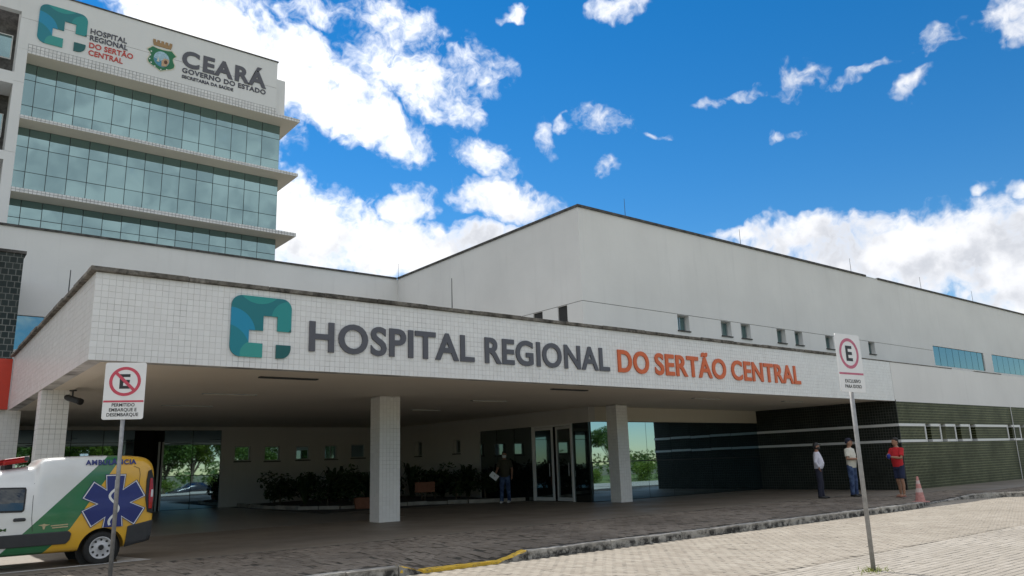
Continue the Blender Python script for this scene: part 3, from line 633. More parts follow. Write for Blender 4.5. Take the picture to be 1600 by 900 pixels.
# ------------------------------------------------------------------ rear wing (wall behind the canopy)
rw = thing('rear_wing', 'white wing behind the canopy with dark roof line and five small square windows', 'building', (10.2, YB, G))
bw = [(10.78,11.43,1.91,2.51),(12.02,12.68,1.89,2.50),(13.39,14.0,1.91,2.48),(14.70,15.29,1.91,2.50),(15.96,16.64,1.94,2.53)]
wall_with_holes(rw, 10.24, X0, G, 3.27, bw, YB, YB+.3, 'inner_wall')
for i, (a, b, c, d) in enumerate(bw): window(rw, a, b, c, d, YB, .12, 'entry_glass', split=(i == 3))
wall_with_holes(rw, -40, X0-.001, 3.5, ZT, [(2.75,5.2,5.95,7.2)], YB, YB+.3, 'white_plaster')
box('core', -40, X0, YB+.31, 46.5, 3.2, ZT-.25, 'interior', rw); box('roof', -40, X0, YB+.31, 46.9, ZT-.24, ZT-.1, 'roof_pale', rw); box('core', -40, X0, YB+1.7, 46.5, G, 3.19, 'interior', rw); box('door_reveal', 6.9, 7.0, YB+.14, YB+1.69, G, 3.19, 'interior', rw); box('door_reveal', 8.1, 8.2, YB+.14, YB+1.69, G, 3.19, 'interior', rw); box('lintel', 2.2, 10.24, YB, YB+.3, 3.14, 3.5, 'inner_wall', rw)
pane_grid(rw, [2.75,3.97,5.2], [5.95, 7.2], YB+.1, 'window_glass')
for a, b in ((-40,-10),(-10,0),(0,6),(6,12),(12,X0-.06)): box('roof_cap', a+.004, b-.004, YB-.06, YB+.35, ZT, ZT+.08, 'dark_cap', rw)
pane_grid(rw, [2.5,3.7,4.9,5.95,7.02], [G, 2.68, 3.14], YB+.05, 'entry_glass', jit=.0007); pane_grid(rw, [8.07,9.14,10.24], [G, 1.4, 2.68, 3.14], YB+.05, 'entry_glass', jit=.0005)
box('doorway_back', 7.02, 8.07, YB+1.5, YB+1.6, G, 3.14, 'interior', rw); box('door_leaf', 7.86, 7.93, YB-.02, YB+.03, G, 2.7, 'alu_grey', rw); box('door_leaf', 8.0, 8.06, YB-.02, YB+.03, G, 2.7, 'alu_grey', rw)

# ------------------------------------------------------------------ green tiled wing to the right
gw = thing('green_tiled_wing', 'low wing clad in dark green tiles with white bands and slit windows', 'building', (27.9, FY, G))
slits = [(29.85,30.35),(31.1,31.6),(32.4,32.95),(33.75,34.35),(37.6,38.15),(39.0,39.6)]
sh = [(a, b, 1.86, 2.40) for a, b in slits]
wall_with_holes(gw, 27.94, 60, G, 1.77, [], FY, FY+.3, 'green_tile_x'); wall_with_holes(gw, 27.94, 60, 1.86, 2.335, [(a, b, 1.86, 2.335) for a, b in slits], FY, FY+.3, 'green_tile_x'); wall_with_holes(gw, 27.94, 60, 2.43, 3.21, [], FY, FY+.3, 'green_tile_x')
def bands(a0, a1, axis, yy):
    for z0, z1 in ((1.77, 1.86), (2.335, 2.43)):
        cur = a0
        for u0, u1 in (slits if axis == 'x' else [])+[(a1, a1)]:
            if axis == 'x': box('white_band', cur, u0, yy-.02, yy+.3, z0, z1, 'alu_white', gw)
            else: box('white_band', yy-.02, yy+.3, cur, u0, z0, z1, 'alu_white', gw)
            cur = u1
bands(27.941, 60, 'x', FY)
for a, b in slits:
    q = box('window', a, b, FY+.2, FY+.28, 1.77, 2.43, 'black', gw); box('pane', a+.03, b-.03, FY+.185, FY+.199, 1.80, 2.40, 'dark_glass', q)
    box('window_jamb', a-.02, a+.05, FY-.03, FY+.19, 1.77, 2.43, 'alu_white', q)
for z0, z1 in ((G, 1.77), (1.86, 2.335), (2.43, 3.27)): box('side_wall', 27.9, 27.94, FY, Y0+.3, z0, z1, 'green_tile_y', gw)
for z0, z1 in ((1.77, 1.86), (2.335, 2.43)): box('white_band', 27.88, 27.94, FY-.02, Y0+.3, z0, z1, 'alu_white', gw)
box('parapet', 27.901, 60, FY+.003, FY+.3, 3.21, 4.62, 'white_plaster', gw); box('roof', 28.2, 60, FY+.3, Y0, 3.3, 4.2, 'interior', gw)
for a, b in ((27.9,33),(35.2,38),(41,47)): box('coping', a, b, FY-.012, FY+.32, 4.622, 4.65, 'weathered_cap', gw)
MB().tube([(38.3, FY-.03, G), (38.3, FY-.03, 3.2)], .014, 6).build('conduit', 'alu_white', gw, True)

# ------------------------------------------------------------------ emergency canopy and stair tower at the left
em = thing('emergency_canopy', 'bright red fascia panel of a canopy at the left edge', 'canopy', (2.1, 24.0, G))
box('fascia', -9, 2.13, 23.9, 24.05, 3.24, 4.56, 'red_panel', em); box('roof', -9, 2.13, 24.06, 27.9, 3.24, 4.4, 'soffit', em)
for xx in (-8.4, -3.4): box('column', xx, xx+.5, 24.2, 24.7, G, 3.24, 'white_tile', em)
st = thing('stair_tower', 'dark green tiled stair tower with flat cap above the red panel', 'building', (0, 28, G))
box('wall', -7, 2.47, 28, YB, G, 8.45, 'stair_tile', st); box('cap', -7.06, 2.53, 27.94, YB, 8.45, 8.54, 'dark_cap', st)

# ------------------------------------------------------------------ tower
tw = thing('hospital_tower', 'tall white hospital tower with bands of greenish glass and thin projecting slabs', 'building', (10, 47, G))
TY = 47.0; TG = 48.3
box('core', 3.0, 18.33, TG+.09, 62, 9, 27.2, 'tower_white', tw)
pc = [3.2,3.84]+[3.84+1.0195*i for i in range(1, 14)]+[18.33]
for ri in ((21.02,22.2,23.77,24.78), (16.82,18.25,19.7,20.84), (12.6,14.1,15.55,16.6)): pane_grid(tw, pc, list(ri), TG, 'tower_glass', gap=.018, jit=.004)
for z0, z1 in ((24.78,24.98),(20.84,21.02),(16.6,16.82)):
    s = box('slab', 3.2, 19.18, TY, TG+.2, z0, z1, 'soffit', tw); box('slab', 18.335, 19.18, TG+.2, 61, z0, z1, 'soffit', tw)
    box('tiled_edge', 3.2, 19.2, TY-.02, TY-.001, z0+.004, z1+.03, 'band_tile', s)
box('tiled_edge', 3.2, 17.5, TY-.018, TY-.001, 25.02, 25.36, 'band_tile', tw)
box('parapet', 2.7, 17.5, TY, TY+.4, 24.985, 26.85, 'tower_white', tw); box('parapet', 2.7, 17.5, TY, TY+.4, 26.87, 28.78, 'tower_white', tw); box('joint', 2.72, 17.48, TY+.02, TY+.38, 26.85, 26.87, 'dark_cap', tw)
box('parapet_return', 17.2, 17.5, TY+.4, 60, 24.985, 28.7, 'tower_white', tw); box('parapet_return', 17.5, 18.3, TY+.55, 60, 24.985, 27.85, 'tower_white', tw)
box('roof_cap', 2.6, 17.56, TY-.05, TY+.45, 28.78, 28.86, 'dark_cap', tw)
zz = 9.0
for z1 in (18.8, 22.95, 24.98):
    box('corner_pier', 2.7, 3.2, TY, 49.3, zz+.012, z1, 'tower_white', tw); zz = z1
box('corner_pier', 2.7, 3.19, TY+.41, 49.3, 24.99, 28.7, 'tower_white', tw)
box('rear_wall', -20, 2.7, 48.85, 49.2, 9, 28.6, 'dark_cap', tw); box('parapet', -20, 2.7, TY, TY+.4, 27.2, 28.78, 'tower_white', tw)
for z0, z1 in ((22.75,23.46),(18.3,18.8),(14.2,14.7)): box('slab', -20, 2.7, TY, 48.85, z0, z1, 'tower_white', tw)
for z0, z1 in ((25.0,26.5),(20.2,21.6),(16,17.4)):
    for a in (-2.6, .0): 
        q = box('window', a, a+2.55, 48.78, 48.85, z0, z1, 'alu_white', tw); box('pane', a+.06, a+2.49, 48.765, 48.779, z0+.06, z1-.06, 'tower_glass', q)

# ------------------------------------------------------------------ signs on the buildings
lt = thing('wall_lettering', 'one long line of large grey and orange letters on the canopy fascia', 'lettering', (5.74, FY-.001, 3.6))
for wd, a, b, mt in (('HOSPITAL', 5.74, 9.44, 'letter_grey'), ('REGIONAL', 9.74, 13.5, 'letter_grey'), ('DO', 13.82, 14.95, 'letter_orange'), ('SERTÃO', 15.19, 18.16, 'letter_orange'), ('CENTRAL', 18.42, 21.9, 'letter_orange')):
    letters(wd, a-5.74, b-5.74, 0, .525, mt, lt, depth=.03, bold=.024, fit=.95)
def emblem(name, label, cx, cy, cz, s, mat, dep):
    """rounded square with a cross cut out of it, open to the right and below"""
    t = thing(name, label, 'emblem', (cx, cy, cz)); h = s/2; r = .17*s
    def arc(px, pz, a0, a1): return [(px+r*math.cos(R_(a0+(a1-a0)*i/8)), pz+r*math.sin(R_(a0+(a1-a0)*i/8))) for i in range(9)]
    c = lambda x, z: ((x-.5)*s, (z-.5)*s)
    A = [c(.525,0)]; A = [c(.525, .23), c(.295, .23), c(.295, .44), c(.525, .44), c(.525, .69), c(.765, .69), c(.765, .45), c(1, .45)]
    poly = A+arc(h-r, h-r, 0, 90)+arc(-h+r, h-r, 90, 180)+arc(-h+r, -h+r, 180, 270)+[c(.525, 0)]
    m = MB().prism(poly, -dep, 0); o = m.build('panel', mat, t)
    bm = bmesh.new(); bm.from_mesh(o.data); bmesh.ops.triangulate(bm, faces=[f for f in bm.faces if len(f.verts) > 4]); bmesh.ops.recalc_face_normals(bm, faces=bm.faces[:]); bm.to_mesh(o.data); bm.free()
    poly = [c(.755, 0)]+[(x, z) for x, z in arc(h-r, -h+r, -90, 0)]+[c(1, .225), c(.755, .225)]
    o = MB().prism(poly, -dep, 0).build('panel', mat, t); return t
emblem('hospital_emblem', 'teal rounded square emblem with white cross cut out, left of canopy lettering', 4.825, FY-.001, 3.95, 1.085, 'logo_print', .03)
emblem('hospital_emblem', 'teal rounded square emblem with cross on top of the tower', 4.76, TY-.001, 26.86, 2.44, 'logo_print_tower', .05)
lt = thing('tower_lettering', 'small grey and red lettering beside the emblem on the tower', 'lettering', (6.17, TY-.001, 25.6))
for wd, x1, z, mt in (('HOSPITAL', 8.13, 27.03, 'letter_dark'), ('REGIONAL', 8.2, 26.60, 'letter_dark'), ('DO SERTÃO', 8.54, 26.12, 'letter_red'), ('CENTRAL', 8.0, 25.64, 'letter_red')): letters(wd, 0, x1-6.17, z-25.6, .32, mt, lt, depth=.03, bold=.02)
lt = thing('government_lettering', 'bold dark grey three-line lettering near the right end of tower parapet', 'lettering', (11.4, TY-.001, 25.7))
letters('CEARÁ', 0, 5.4, .93, 1.02, 'letter_grey', lt, depth=.04, bold=.04, fit=.88); letters('GOVERNO DO ESTADO', 0, 5.36, .46, .31, 'letter_dark', lt, depth=.03, bold=.03, fit=.93); letters('SECRETARIA DA SAÚDE', 0, 3.2, .08, .2, 'letter_dark', lt, depth=.03, bold=.03)
cr = thing('state_crest', 'green shield coat of arms with brown castle crown on tower parapet', 'crest', (10.14, TY-.001, 26.6))
def shield(s):
    half = [(0,-.98),(.30,-.78),(.62,-.62),(.80,-.44),(.84,-.2),(.74,.05),(.70,.25),(.74,.42),(.90,.62),(.74,.80),(.60,.98),(.3,.90),(0,.88)]
    return [(x*s, z*s*.83) for x, z in half]+[(-x*s, z*s*.83) for x, z in half[-2:0:-1]]
MB().prism(shield(1.0), -.02, 0).build('border', 'crest_pale', cr); MB().prism(shield(.92), -.035, -.021).build('shield', 'crest_green', cr)
def oval(rx, rz, cx=0, cz=0, a0=0, a1=360, n=28): return [(cx+rx*math.cos(R_(a0+(a1-a0)*i/n)), cz+rz*math.sin(R_(a0+(a1-a0)*i/n))) for i in range(n if a1-a0 == 360 else n+1)]
MB().prism(oval(.46, .52, 0, .02), -.05, -.036).build('medallion', 'crest_sky', cr); MB().prism(oval(.44, .5, 0, .02, 180, 330), -.062, -.051).build('sea', 'crest_sea', cr)
MB().prism([(.02,-.45),(.28,-.40),(.43,-.1),(.40,.1),(.15,.12),(0,-.1)], -.075, -.063).build('shore', 'crest_tan', cr); MB().prism(oval(.1, .13, .24, -.12), -.085, -.076).build('shore_mark', 'crest_dark', cr); MB().prism([(-.28,-.2),(-.12,-.2),(-.2,.12)], -.075, -.063).build('sail', 'crest_pale', cr)
for sx, sz in ((-.62,.38),(-.66,.12),(-.68,-.14),(-.58,-.36),(-.36,-.55),(.0,-.68),(.34,-.58)): MB().prism(oval(.045, .045, sx, sz, n=8), -.05, -.036).build('star', 'decal_white', cr)
m = MB(); m.prism([(-.5,.86),(.5,.86),(.56,1.10),(-.56,1.10)], -.04, 0)
for i in range(5): m.prism([(-.56+i*.24,1.10),(-.40+i*.24,1.10),(-.40+i*.24,1.26),(-.56+i*.24,1.26)], -.04, 0)
m.build('crown', 'crest_brown', cr)

# ------------------------------------------------------------------ lightning rods and camera
for i, (x, y, z, h, lab) in enumerate(((20.9,Y0+.1,10.51,.75,'thin lightning rod on the block roof just right of its high corner'),(28.2,Y0+.1,10.51,.75,'thin lightning rod on the block roof where the right cloud begins'),(37.6,Y0+.1,10.51,.75,'thin lightning rod on block roof just left of the pale cap gap'),(45.4,Y0+.1,10.51,.75,'thin lightning rod on the block roof right of the pale cap gap'),(52.5,Y0+.1,10.51,.75,'rightmost thin lightning rod on the block roof'),(18.4,YB+.1,10.51,.75,'thin lightning rod at the inner corner of the white roofs'),(9.0,FY+.15,4.70,.7,'thin lightning rod on canopy coping above the lettering'),(2.2,16.2,4.70,.6,'thin lightning rod on the left edge of the canopy coping'))):
    t = thing('lightning_rod', lab, 'lightning rod', (x, y, z), group='lightning rods along the roof edges'); MB().box(-.04, .04, -.04, .04, -.012, .02).build('foot', 'galv', t); MB().tube([(0, 0, .02), (0, 0, h)], [.012, .008], 6).build('rod', 'mullion', t)
cc = thing('security_camera', 'dark bullet security camera on bracket under canopy beside left pillar', 'camera', (2.72, 18.1, 3.0), R_(-58))
MB().box(-.07, .07, -.03, .03, .20, .226).build('bracket', 'plastic_dark', cc); MB().tube([(0, 0, .2), (0, 0, .06)], .018).build('arm', 'plastic_dark', cc)
MB().tube([(-.22, 0, .10), (.20, 0, -.02)], .062, 12).build('housing', 'plastic_dark', cc, smooth=False); MB().tube([(.20, 0, -.02), (.25, 0, -.035)], [.07, .066], 12).build('lens', 'black', cc)

# ------------------------------------------------------------------ street signs
def rrect(w, h, r, cx=0, cz=0):
    q = []
    for sx, sz, a in ((1, 1, 0), (-1, 1, 90), (-1, -1, 180), (1, -1, 270)):
        for i in range(5): t = R_(a+22.5*i); q.append((cx+sx*(w/2-r)+r*math.cos(t), cz+sz*(h/2-r)+r*math.sin(t)))
    return q
def ring(ro, ri, cx, cz, y0, y1, n=40):
    m = MB(); vs = []; fs = []
    for k in range(n):
        t = 2*math.pi*k/n; c, s_ = math.cos(t), math.sin(t)
        vs += [(cx+ro*c, y0, cz+ro*s_), (cx+ri*c, y0, cz+ri*s_), (cx+ro*c, y1, cz+ro*s_), (cx+ri*c, y1, cz+ri*s_)]
    for k in range(n):
        a, b = k*4, ((k+1) % n)*4; fs += [(a, b, b+1, a+1), (a+2, b+2, b, a), (a+1, b+1, b+3, a+3)]
    return m.add(vs, fs)
def street_sign(label, loc, rz, lean, z0, z1, w, red, slash, lines, txt_w, foot):
    t = thing('street_sign', label, 'street sign', loc, rz, 'parking signs by the entrance'); t.rotation_euler = (0, lean, rz)
    h = z1-z0; cz = z0+h*.665; rr = w*.385
    MB().tube([(0, .035, foot), (0, .035, z1-.06)], .028, 12).build('post', 'galv', t, smooth=True)
    pl = MB().prism(rrect(w, h, .03, 0, (z0+z1)/2), -.004, .004).build('plate', 'sign_white', t)
    m = MB()
    for zz in (z0+.15, z1-.15): m.box(-.04, .04, .0041, .012, zz-.02, zz+.02)
    m.build('clamp', 'galv', pl)
    ring(rr, rr*.80, 0, cz, -.0065, -.0042).build('ring', red, pl)
    letters('E', -w*.115, w*.115, cz-rr*.46, rr*.92, 'sign_black', pl, depth=.0018, bold=.03, y=-.0045, name='symbol')
    if slash:
        a = R_(-45); d = Vector((math.cos(a), math.sin(a))); p = Vector((-d.y, d.x))*rr*.1; e = d*rr*.86
        MB().prism([(-e.x-p.x, cz-e.y-p.y), (e.x-p.x, cz+e.y-p.y), (e.x+p.x, cz+e.y+p.y), (-e.x+p.x, cz-e.y+p.y)], -.0084, -.0067).build('slash', red, pl)
    zb = z0+h*.315; MB().prism([(-w*.485, zb-.013), (w*.485, zb-.013), (w*.485, zb+.013), (-w*.485, zb+.013)], -.0065, -.0042).build('stripe', red, pl)
    n = len(lines); lh = h*.055
    for i, (s_, fw) in enumerate(lines):
        z = z0+h*(.225-.085*i) if n == 3 else z0+h*(.16-.09*i); letters(s_, -w*fw/2+w*txt_w, w*fw/2+w*txt_w, z, lh, 'sign_black', pl, depth=.0018, bold=.02 if n == 3 else .012, y=-.0045, name='printed_text', joined=True)
    return t
street_sign('white no parking sign with red slashed circle on grey post beside the ambulance', (2.4, 11.78, G), R_(-25), 0., 2.22-G, 3.01-G, .53, 'sign_red', True, [('PERMITIDO', .55), ('EMBARQUE E', .66), ('DESEMBARQUE', .76)], 0, -.02)
street_sign('white parking sign with faded pink circle on grey post standing in the paved road', (9.79, 5.18, 0), R_(-6), .006, 2.23, 3.0, .53, 'sign_pink', False, [('EXCLUSIVO', .62), ('PARA IDOSO', .66)], .02, -.02)
# grass growing round the foot of the post
m = MB()
for i in range(150):
    a = random.uniform(0, 6.28); r = abs(random.gauss(0, .12)); x, y = 9.79+r*math.cos(a)*1.5, 5.22+r*math.sin(a); b = random.uniform(0, 6.28); l = random.uniform(.03, .09); w = .006; dx, dy = math.cos(b), math.sin(b)
    m.add([(x-dy*w, y+dx*w, .0), (x+dy*w, y-dx*w, .0), (x+dx*l*.8, y+dy*l*.8, l*.7)], [(0, 1, 2)])
tag(m.build('grass_tuft', 'leaf_grass'), 'short grass tuft growing round the foot of the sign post', 'grass', kind='stuff')
# ------------------------------------------------------------------ traffic cone
cn = thing('traffic_cone', 'faded pinkish red traffic cone standing at the kerb ramp', 'traffic cone', (22.6, 10.42, fh(22.6, 10.42)+.004))
MB().box(-.18, .18, -.18, .18, 0, .03).build('base', 'cone', cn, bevel=.01)
def cr_(z): return .13-(.105)*(z-.03)/.67
for a, b, mt in ((.03, .27, 'cone'), (.27, .38, 'cone_white'), (.38, .50, 'cone'), (.50, .59, 'cone_white'), (.59, .70, 'cone')):
    MB().lathe([(cr_(a), a), (cr_(b), b)], 24).build('cone_body' if mt == 'cone' else 'band', mt, cn, smooth=False)
# ------------------------------------------------------------------ people
def loft(mb, rings, n=16):
    vs = []; fs = []
    for z, rx, ry, cy in rings:
        for k in range(n): t = 2*math.pi*k/n; vs.append((rx*math.cos(t), cy+ry*math.sin(t), z))
    for i in range(len(rings)-1):
        for k in range(n): fs.append((i*n+k, i*n+(k+1) % n, (i+1)*n+(k+1) % n, (i+1)*n+k))
    fs.append(tuple(range(n-1, -1, -1))); fs.append(tuple((len(rings)-1)*n+k for k in range(n))); mb.add(vs, fs)
def ball(mb, c, rx, ry, rz_, n=10):
    rings = []; vs = []; fs = []
    for i in range(1, n):
        a = math.pi*i/n-math.pi/2; rings.append((math.sin(a)*rz_, math.cos(a)))
    for z, r in rings:
        for k in range(n): t = 2*math.pi*k/n; vs.append((c[0]+rx*r*math.cos(t), c[1]+ry*r*math.sin(t), c[2]+z))
    for i in range(len(rings)-1):
        for k in range(n): fs.append((i*n+k, i*n+(k+1) % n, (i+1)*n+(k+1) % n, (i+1)*n+k))
    fs.append(tuple(range(n-1, -1, -1))); fs.append(tuple((len(rings)-1)*n+k for k in range(n))); mb.add(vs, fs)
def remesh(o, v, smooth=4):
    r = o.modifiers.new('remesh', 'REMESH'); r.mode = 'VOXEL'; r.voxel_size = v; r.use_smooth_shade = True
    if smooth: s_ = o.modifiers.new('smooth', 'SMOOTH'); s_.factor = .5; s_.iterations = smooth
def hand(mb, w, d, palm_n):
    """palm, four fingers of unequal length bent at the knuckle and a thumb from the side of the palm"""
    d = d.normalized(); n = (palm_n-d*palm_n.dot(d)).normalized(); s = d.cross(n)
    mb.tube([w, w+d*.045, w+d*.085], [.027, .036, .034], 8, sq=.62)
    for i, l in enumerate((.062, .074, .069, .054)):
        b = w+d*.08+s*(-.027+.018*i); mb.tube([b, b+d*l*.5, b+d*l*.82+n*l*.42], [.0092, .0086, .0075], 6)
    b = w+d*.025-s*.030; mb.tube([b, b-s*.025+d*.028, b-s*.03+d*.06+n*.012], [.011, .010, .008], 6)
def person(label, loc, rz, H, el, wr, hands, legs, C, sleeve, trouser='long', belly=0., head_turn=0.):
    t = thing('person', label, 'person', loc, rz, 'people waiting outside the entrance'); t.scale = (H/1.75,)*3
    V = Vector; b = MB(); sk = C['skin']
    tor = [(.84,.11,.09,0),(.93,.165,.112,0),(1.03,.152,.105,-.005),(1.16,.158,.108,-.008),(1.30,.182,.115,-.004),(1.40,.168,.10,.004),(1.455,.10,.072,.008),(1.50,.056,.058,.0),(1.54,.054,.058,-.008)]
    loft(b, tor)
    hr = Matrix.Rotation(head_turn, 3, 'Z'); hb = MB()
    loft(hb, [(1.515,.035,.04,-.02),(1.535,.055,.068,-.022),(1.575,.068,.088,-.02),(1.63,.075,.097,-.012),(1.68,.074,.095,-.006),(1.72,.060,.078,-.002),(1.748,.03,.04,0)], 16)
    hb.tube([(0, -.100, 1.655), (0, -.118, 1.612), (0, -.104, 1.600)], [.010, .014, .012], 6)
    for s in (-1, 1): ball(hb, (s*.077, .004, 1.625), .010, .020, .032, 8)
    hb.tube([(-.022, -.098, 1.568), (0, -.104, 1.567), (.022, -.098, 1.568)], .009, 6)
    b.add([hr @ V(q) for q in hb.v], hb.f)
    sh = {s: V((s*.185, .005, 1.405)) for s in (-1, 1)}; E_ = {-1: V(el[0]), 1: V(el[1])}; Wr = {-1: V(wr[0]), 1: V(wr[1])}
    foot = {-1: V((-.095, legs[0], 0)), 1: V((.095, legs[1], 0))}
    for s in (-1, 1):
        b.tube([V((s*.10, .005, 1.40)), sh[s], (sh[s]+E_[s])/2, E_[s], (E_[s]*.6+Wr[s]*.4), Wr[s]], [.06, .056, .048, .040, .040, .027], 10)
        d = (Wr[s]-E_[s]).normalized() if hands[0 if s < 0 else 1] is None else V(hands[0 if s < 0 else 1])
        hand(b, Wr[s], d, V((-s, -.3, 0)))
        f = foot[s]; kn = V((s*.095, f.y*.5-.01, .48)); an = V((f.x, f.y+.02, .085))
        b.tube([V((s*.085, 0, .90)), V((s*.09, f.y*.25, .70)), kn, V((s*.096, f.y*.7+.02, .33)), an], [.088, .074, .055, .052, .036], 10)
        b.tube([an+V((0, .03, -.045)), an+V((0, -.03, -.045)), an+V((0, -.13, -.055)), an+V((0, -.18, -.06))], [.036, .042, .036, .022], 8, sq=.8)
    o = b.build('body', sk, t); remesh(o, .0085, 3)
    # clothes
    def wrap(name, mat, fn, v=.011, sm=3): m_ = MB(); fn(m_); q = m_.build(name, mat, t); remesh(q, v, sm); return q
    def shirt(m_):
        loft(m_, [(C.get('hem', .90), .178, .128, -.002), (1.0, .176, .125-.0+belly*.6, -.006-belly*.5), (1.10, .176, .125+belly, -.01-belly*.8), (1.25, .192, .13+belly*.4, -.008-belly*.3), (1.36, .192, .124, 0), (1.43, .15, .095, .005), (1.475, .072, .070, .004)])
        for s in (-1, 1):
            if sleeve == 'long': m_.tube([V((s*.09, .005, 1.40)), sh[s], (sh[s]+E_[s])/2, E_[s], E_[s]*.15+Wr[s]*.85], [.062, .074, .064, .056, .042], 10)
            else: m_.tube([V((s*.09, .005, 1.40)), sh[s], sh[s]*.25+E_[s]*.75], [.062, .075, .070], 10)
    wrap('shirt', C['shirt'], shirt)
    def pants(m_):
        loft(m_, [(.80, .15, .115, 0), (.90, .182, .126, 0), (1.0, .168, .118, -.004)])
        for s in (-1, 1):
            f = foot[s]; kn = V((s*.098, f.y*.5-.012, .48))
            if trouser == 'long': m_.tube([V((s*.088, 0, .90)), V((s*.094, f.y*.25, .70)), kn, V((s*.098, f.y*.75+.01, .28)), V((f.x, f.y+.015, .06))], [.102, .092, .076, .070, .068], 12)
            else: m_.tube([V((s*.088, 0, .90)), V((s*.094, f.y*.25, .70)), kn+V((0, 0, .05))], [.104, .098, .094], 12)
    wrap('shorts' if trouser == 'short' else 'trousers', C['pants'], pants)
    for s in (-1, 1):
        an = foot[s]+V((0, .02, .085)); m_ = MB()
        if C['shoe'] == 'flip': m_.tube([an+V((0, .05, -.078)), an+V((0, -.06, -.078)), an+V((0, -.19, -.078))], [.045, .05, .04], 10, sq=.16); m_.tube([an+V((-.045, -.05, -.07)), an+V((0, -.13, -.02)), an+V((.045, -.05, -.07))], .008, 6)
        else: m_.tube([an+V((0, .06, -.04)), an+V((0, .0, -.035)), an+V((0, -.12, -.048)), an+V((0, -.215, -.055))], [.042, .05, .045, .026], 10, sq=.85)
        q = m_.build('sandal' if C['shoe'] == 'flip' else 'shoe', C['shoe'], t, smooth=True)
    hm = MB()
    loft(hm, [(1.60,.066,.07,.035),(1.66,.082,.092,.012),(1.71,.080,.098,.0),(1.745,.062,.078,.0),(1.766,.03,.04,0)])
    if C.get('cap'): hm.tube([V((0, -.06, 1.695)), V((0, -.13, 1.69)), V((0, -.175, 1.68))], [.07, .068, .045], 10, sq=.14)
    hm.v = [tuple(hr @ V(q)) for q in hm.v]; q = hm.build('cap' if C.get('cap') else 'hair', C.get('cap') or 'hair', t); remesh(q, .010, 2)
    for s in (-1, 1):
        m_ = MB(); ball(m_, hr @ V((s*.031, -.094, 1.645)), .011, .008, .007, 6); m_.build('eye', 'hair', t)
    if C.get('mask'):
        m_ = MB(); loft(m_, [(1.525,.05,.066,-.030),(1.56,.069,.093,-.026),(1.60,.074,.104,-.020),(1.622,.074,.104,-.018)], 16)
        m_.v = [tuple(hr @ V(q)) for q in m_.v if True]; m_.build('face_mask', C['mask'], t, smooth=True)
    return t
person('man in white long sleeved shirt and black cap with hands in pockets', (22.28, 13.2, .131), R_(28), 1.66, ((-.275,.05,1.14),(.275,.05,1.14)), ((-.185,-.035,.955),(.185,-.035,.955)), ((.2,-.25,-1),(-.2,-.25,-1)), (.02,-.05), dict(skin='skin_a', shirt='shirt_white', pants='navy', shoe='shoe_black', cap='shoe_black', mask='shoe_black', hem=.93), 'long', belly=.035, head_turn=R_(18))
person('man in cream t-shirt and blue jeans standing right behind the sign post', (23.5, 12.8, .131), R_(5), 1.77, ((-.255,-.02,1.13),(.25,-.03,1.13)), ((-.06,-.25,1.13),(.02,-.27,1.10)), ((.9,-.25,.05),(-.9,-.2,.1)), (.0,-.03), dict(skin='skin_b', shirt='tee_cream', pants='jeans', shoe='shoe_black', cap='navy', hem=.86), 'short', belly=.02, head_turn=R_(22))
p3 = person('man in red polo shirt and dark shorts with sandals beside tiled wall', (23.85, 11.5, .131), R_(-108), 1.73, ((-.24,-.10,1.14),(.24,-.10,1.14)), ((-.05,-.30,1.22),(.06,-.31,1.18)), ((.5,-.7,.4),(-.6,-.6,.2)), (.03,-.04), dict(skin='skin_b', shirt='polo_red', pants='navy_shorts', shoe='flip', hem=.88), 'short', 'short', belly=.025, head_turn=R_(-12))
m = MB(); ball(m, (0, 0, 0), .075, .05, .07, 10); m.v = [(x+random.gauss(0, .006), y+random.gauss(0, .006), z+random.gauss(0, .006)) for x, y, z in m.v]
_c = Matrix.Rotation(R_(-108), 3, 'Z') @ Vector((.03, -.36, 1.19)); q = m.build('cloth_bundle', 'blue_cloth', loc=(23.85+_c.x, 11.5+_c.y, .13+_c.z), smooth=True); tag(q, 'small blue cloth held in front of the man in red', 'cloth')
person('person in dark t-shirt and jeans with white mask walking out of the entrance', (16.89, 21.97, .131), R_(-52), 1.76, ((-.25,-.05,1.14),(.25,.06,1.13)), ((-.27,-.25,.99),(.26,-.03,.89)), ((-.1,-.8,-.5), None), (-.16,.14), dict(skin='skin_a', shirt='tee_olive', pants='jeans', shoe='shoe_white', mask='paper', hem=.87), 'short')
_c = Matrix.Rotation(R_(-52), 3, 'Z') @ Vector((-.29, -.36, .93)); tag(MB().box(-.15, .15, -.002, .002, -.10, .10).build('paper_sheet', 'paper', loc=(16.89+_c.x, 21.97+_c.y, .13+_c.z), rot=(R_(-15), R_(38), R_(-45))), 'white folded paper in the hand of the person walking out', 'paper')

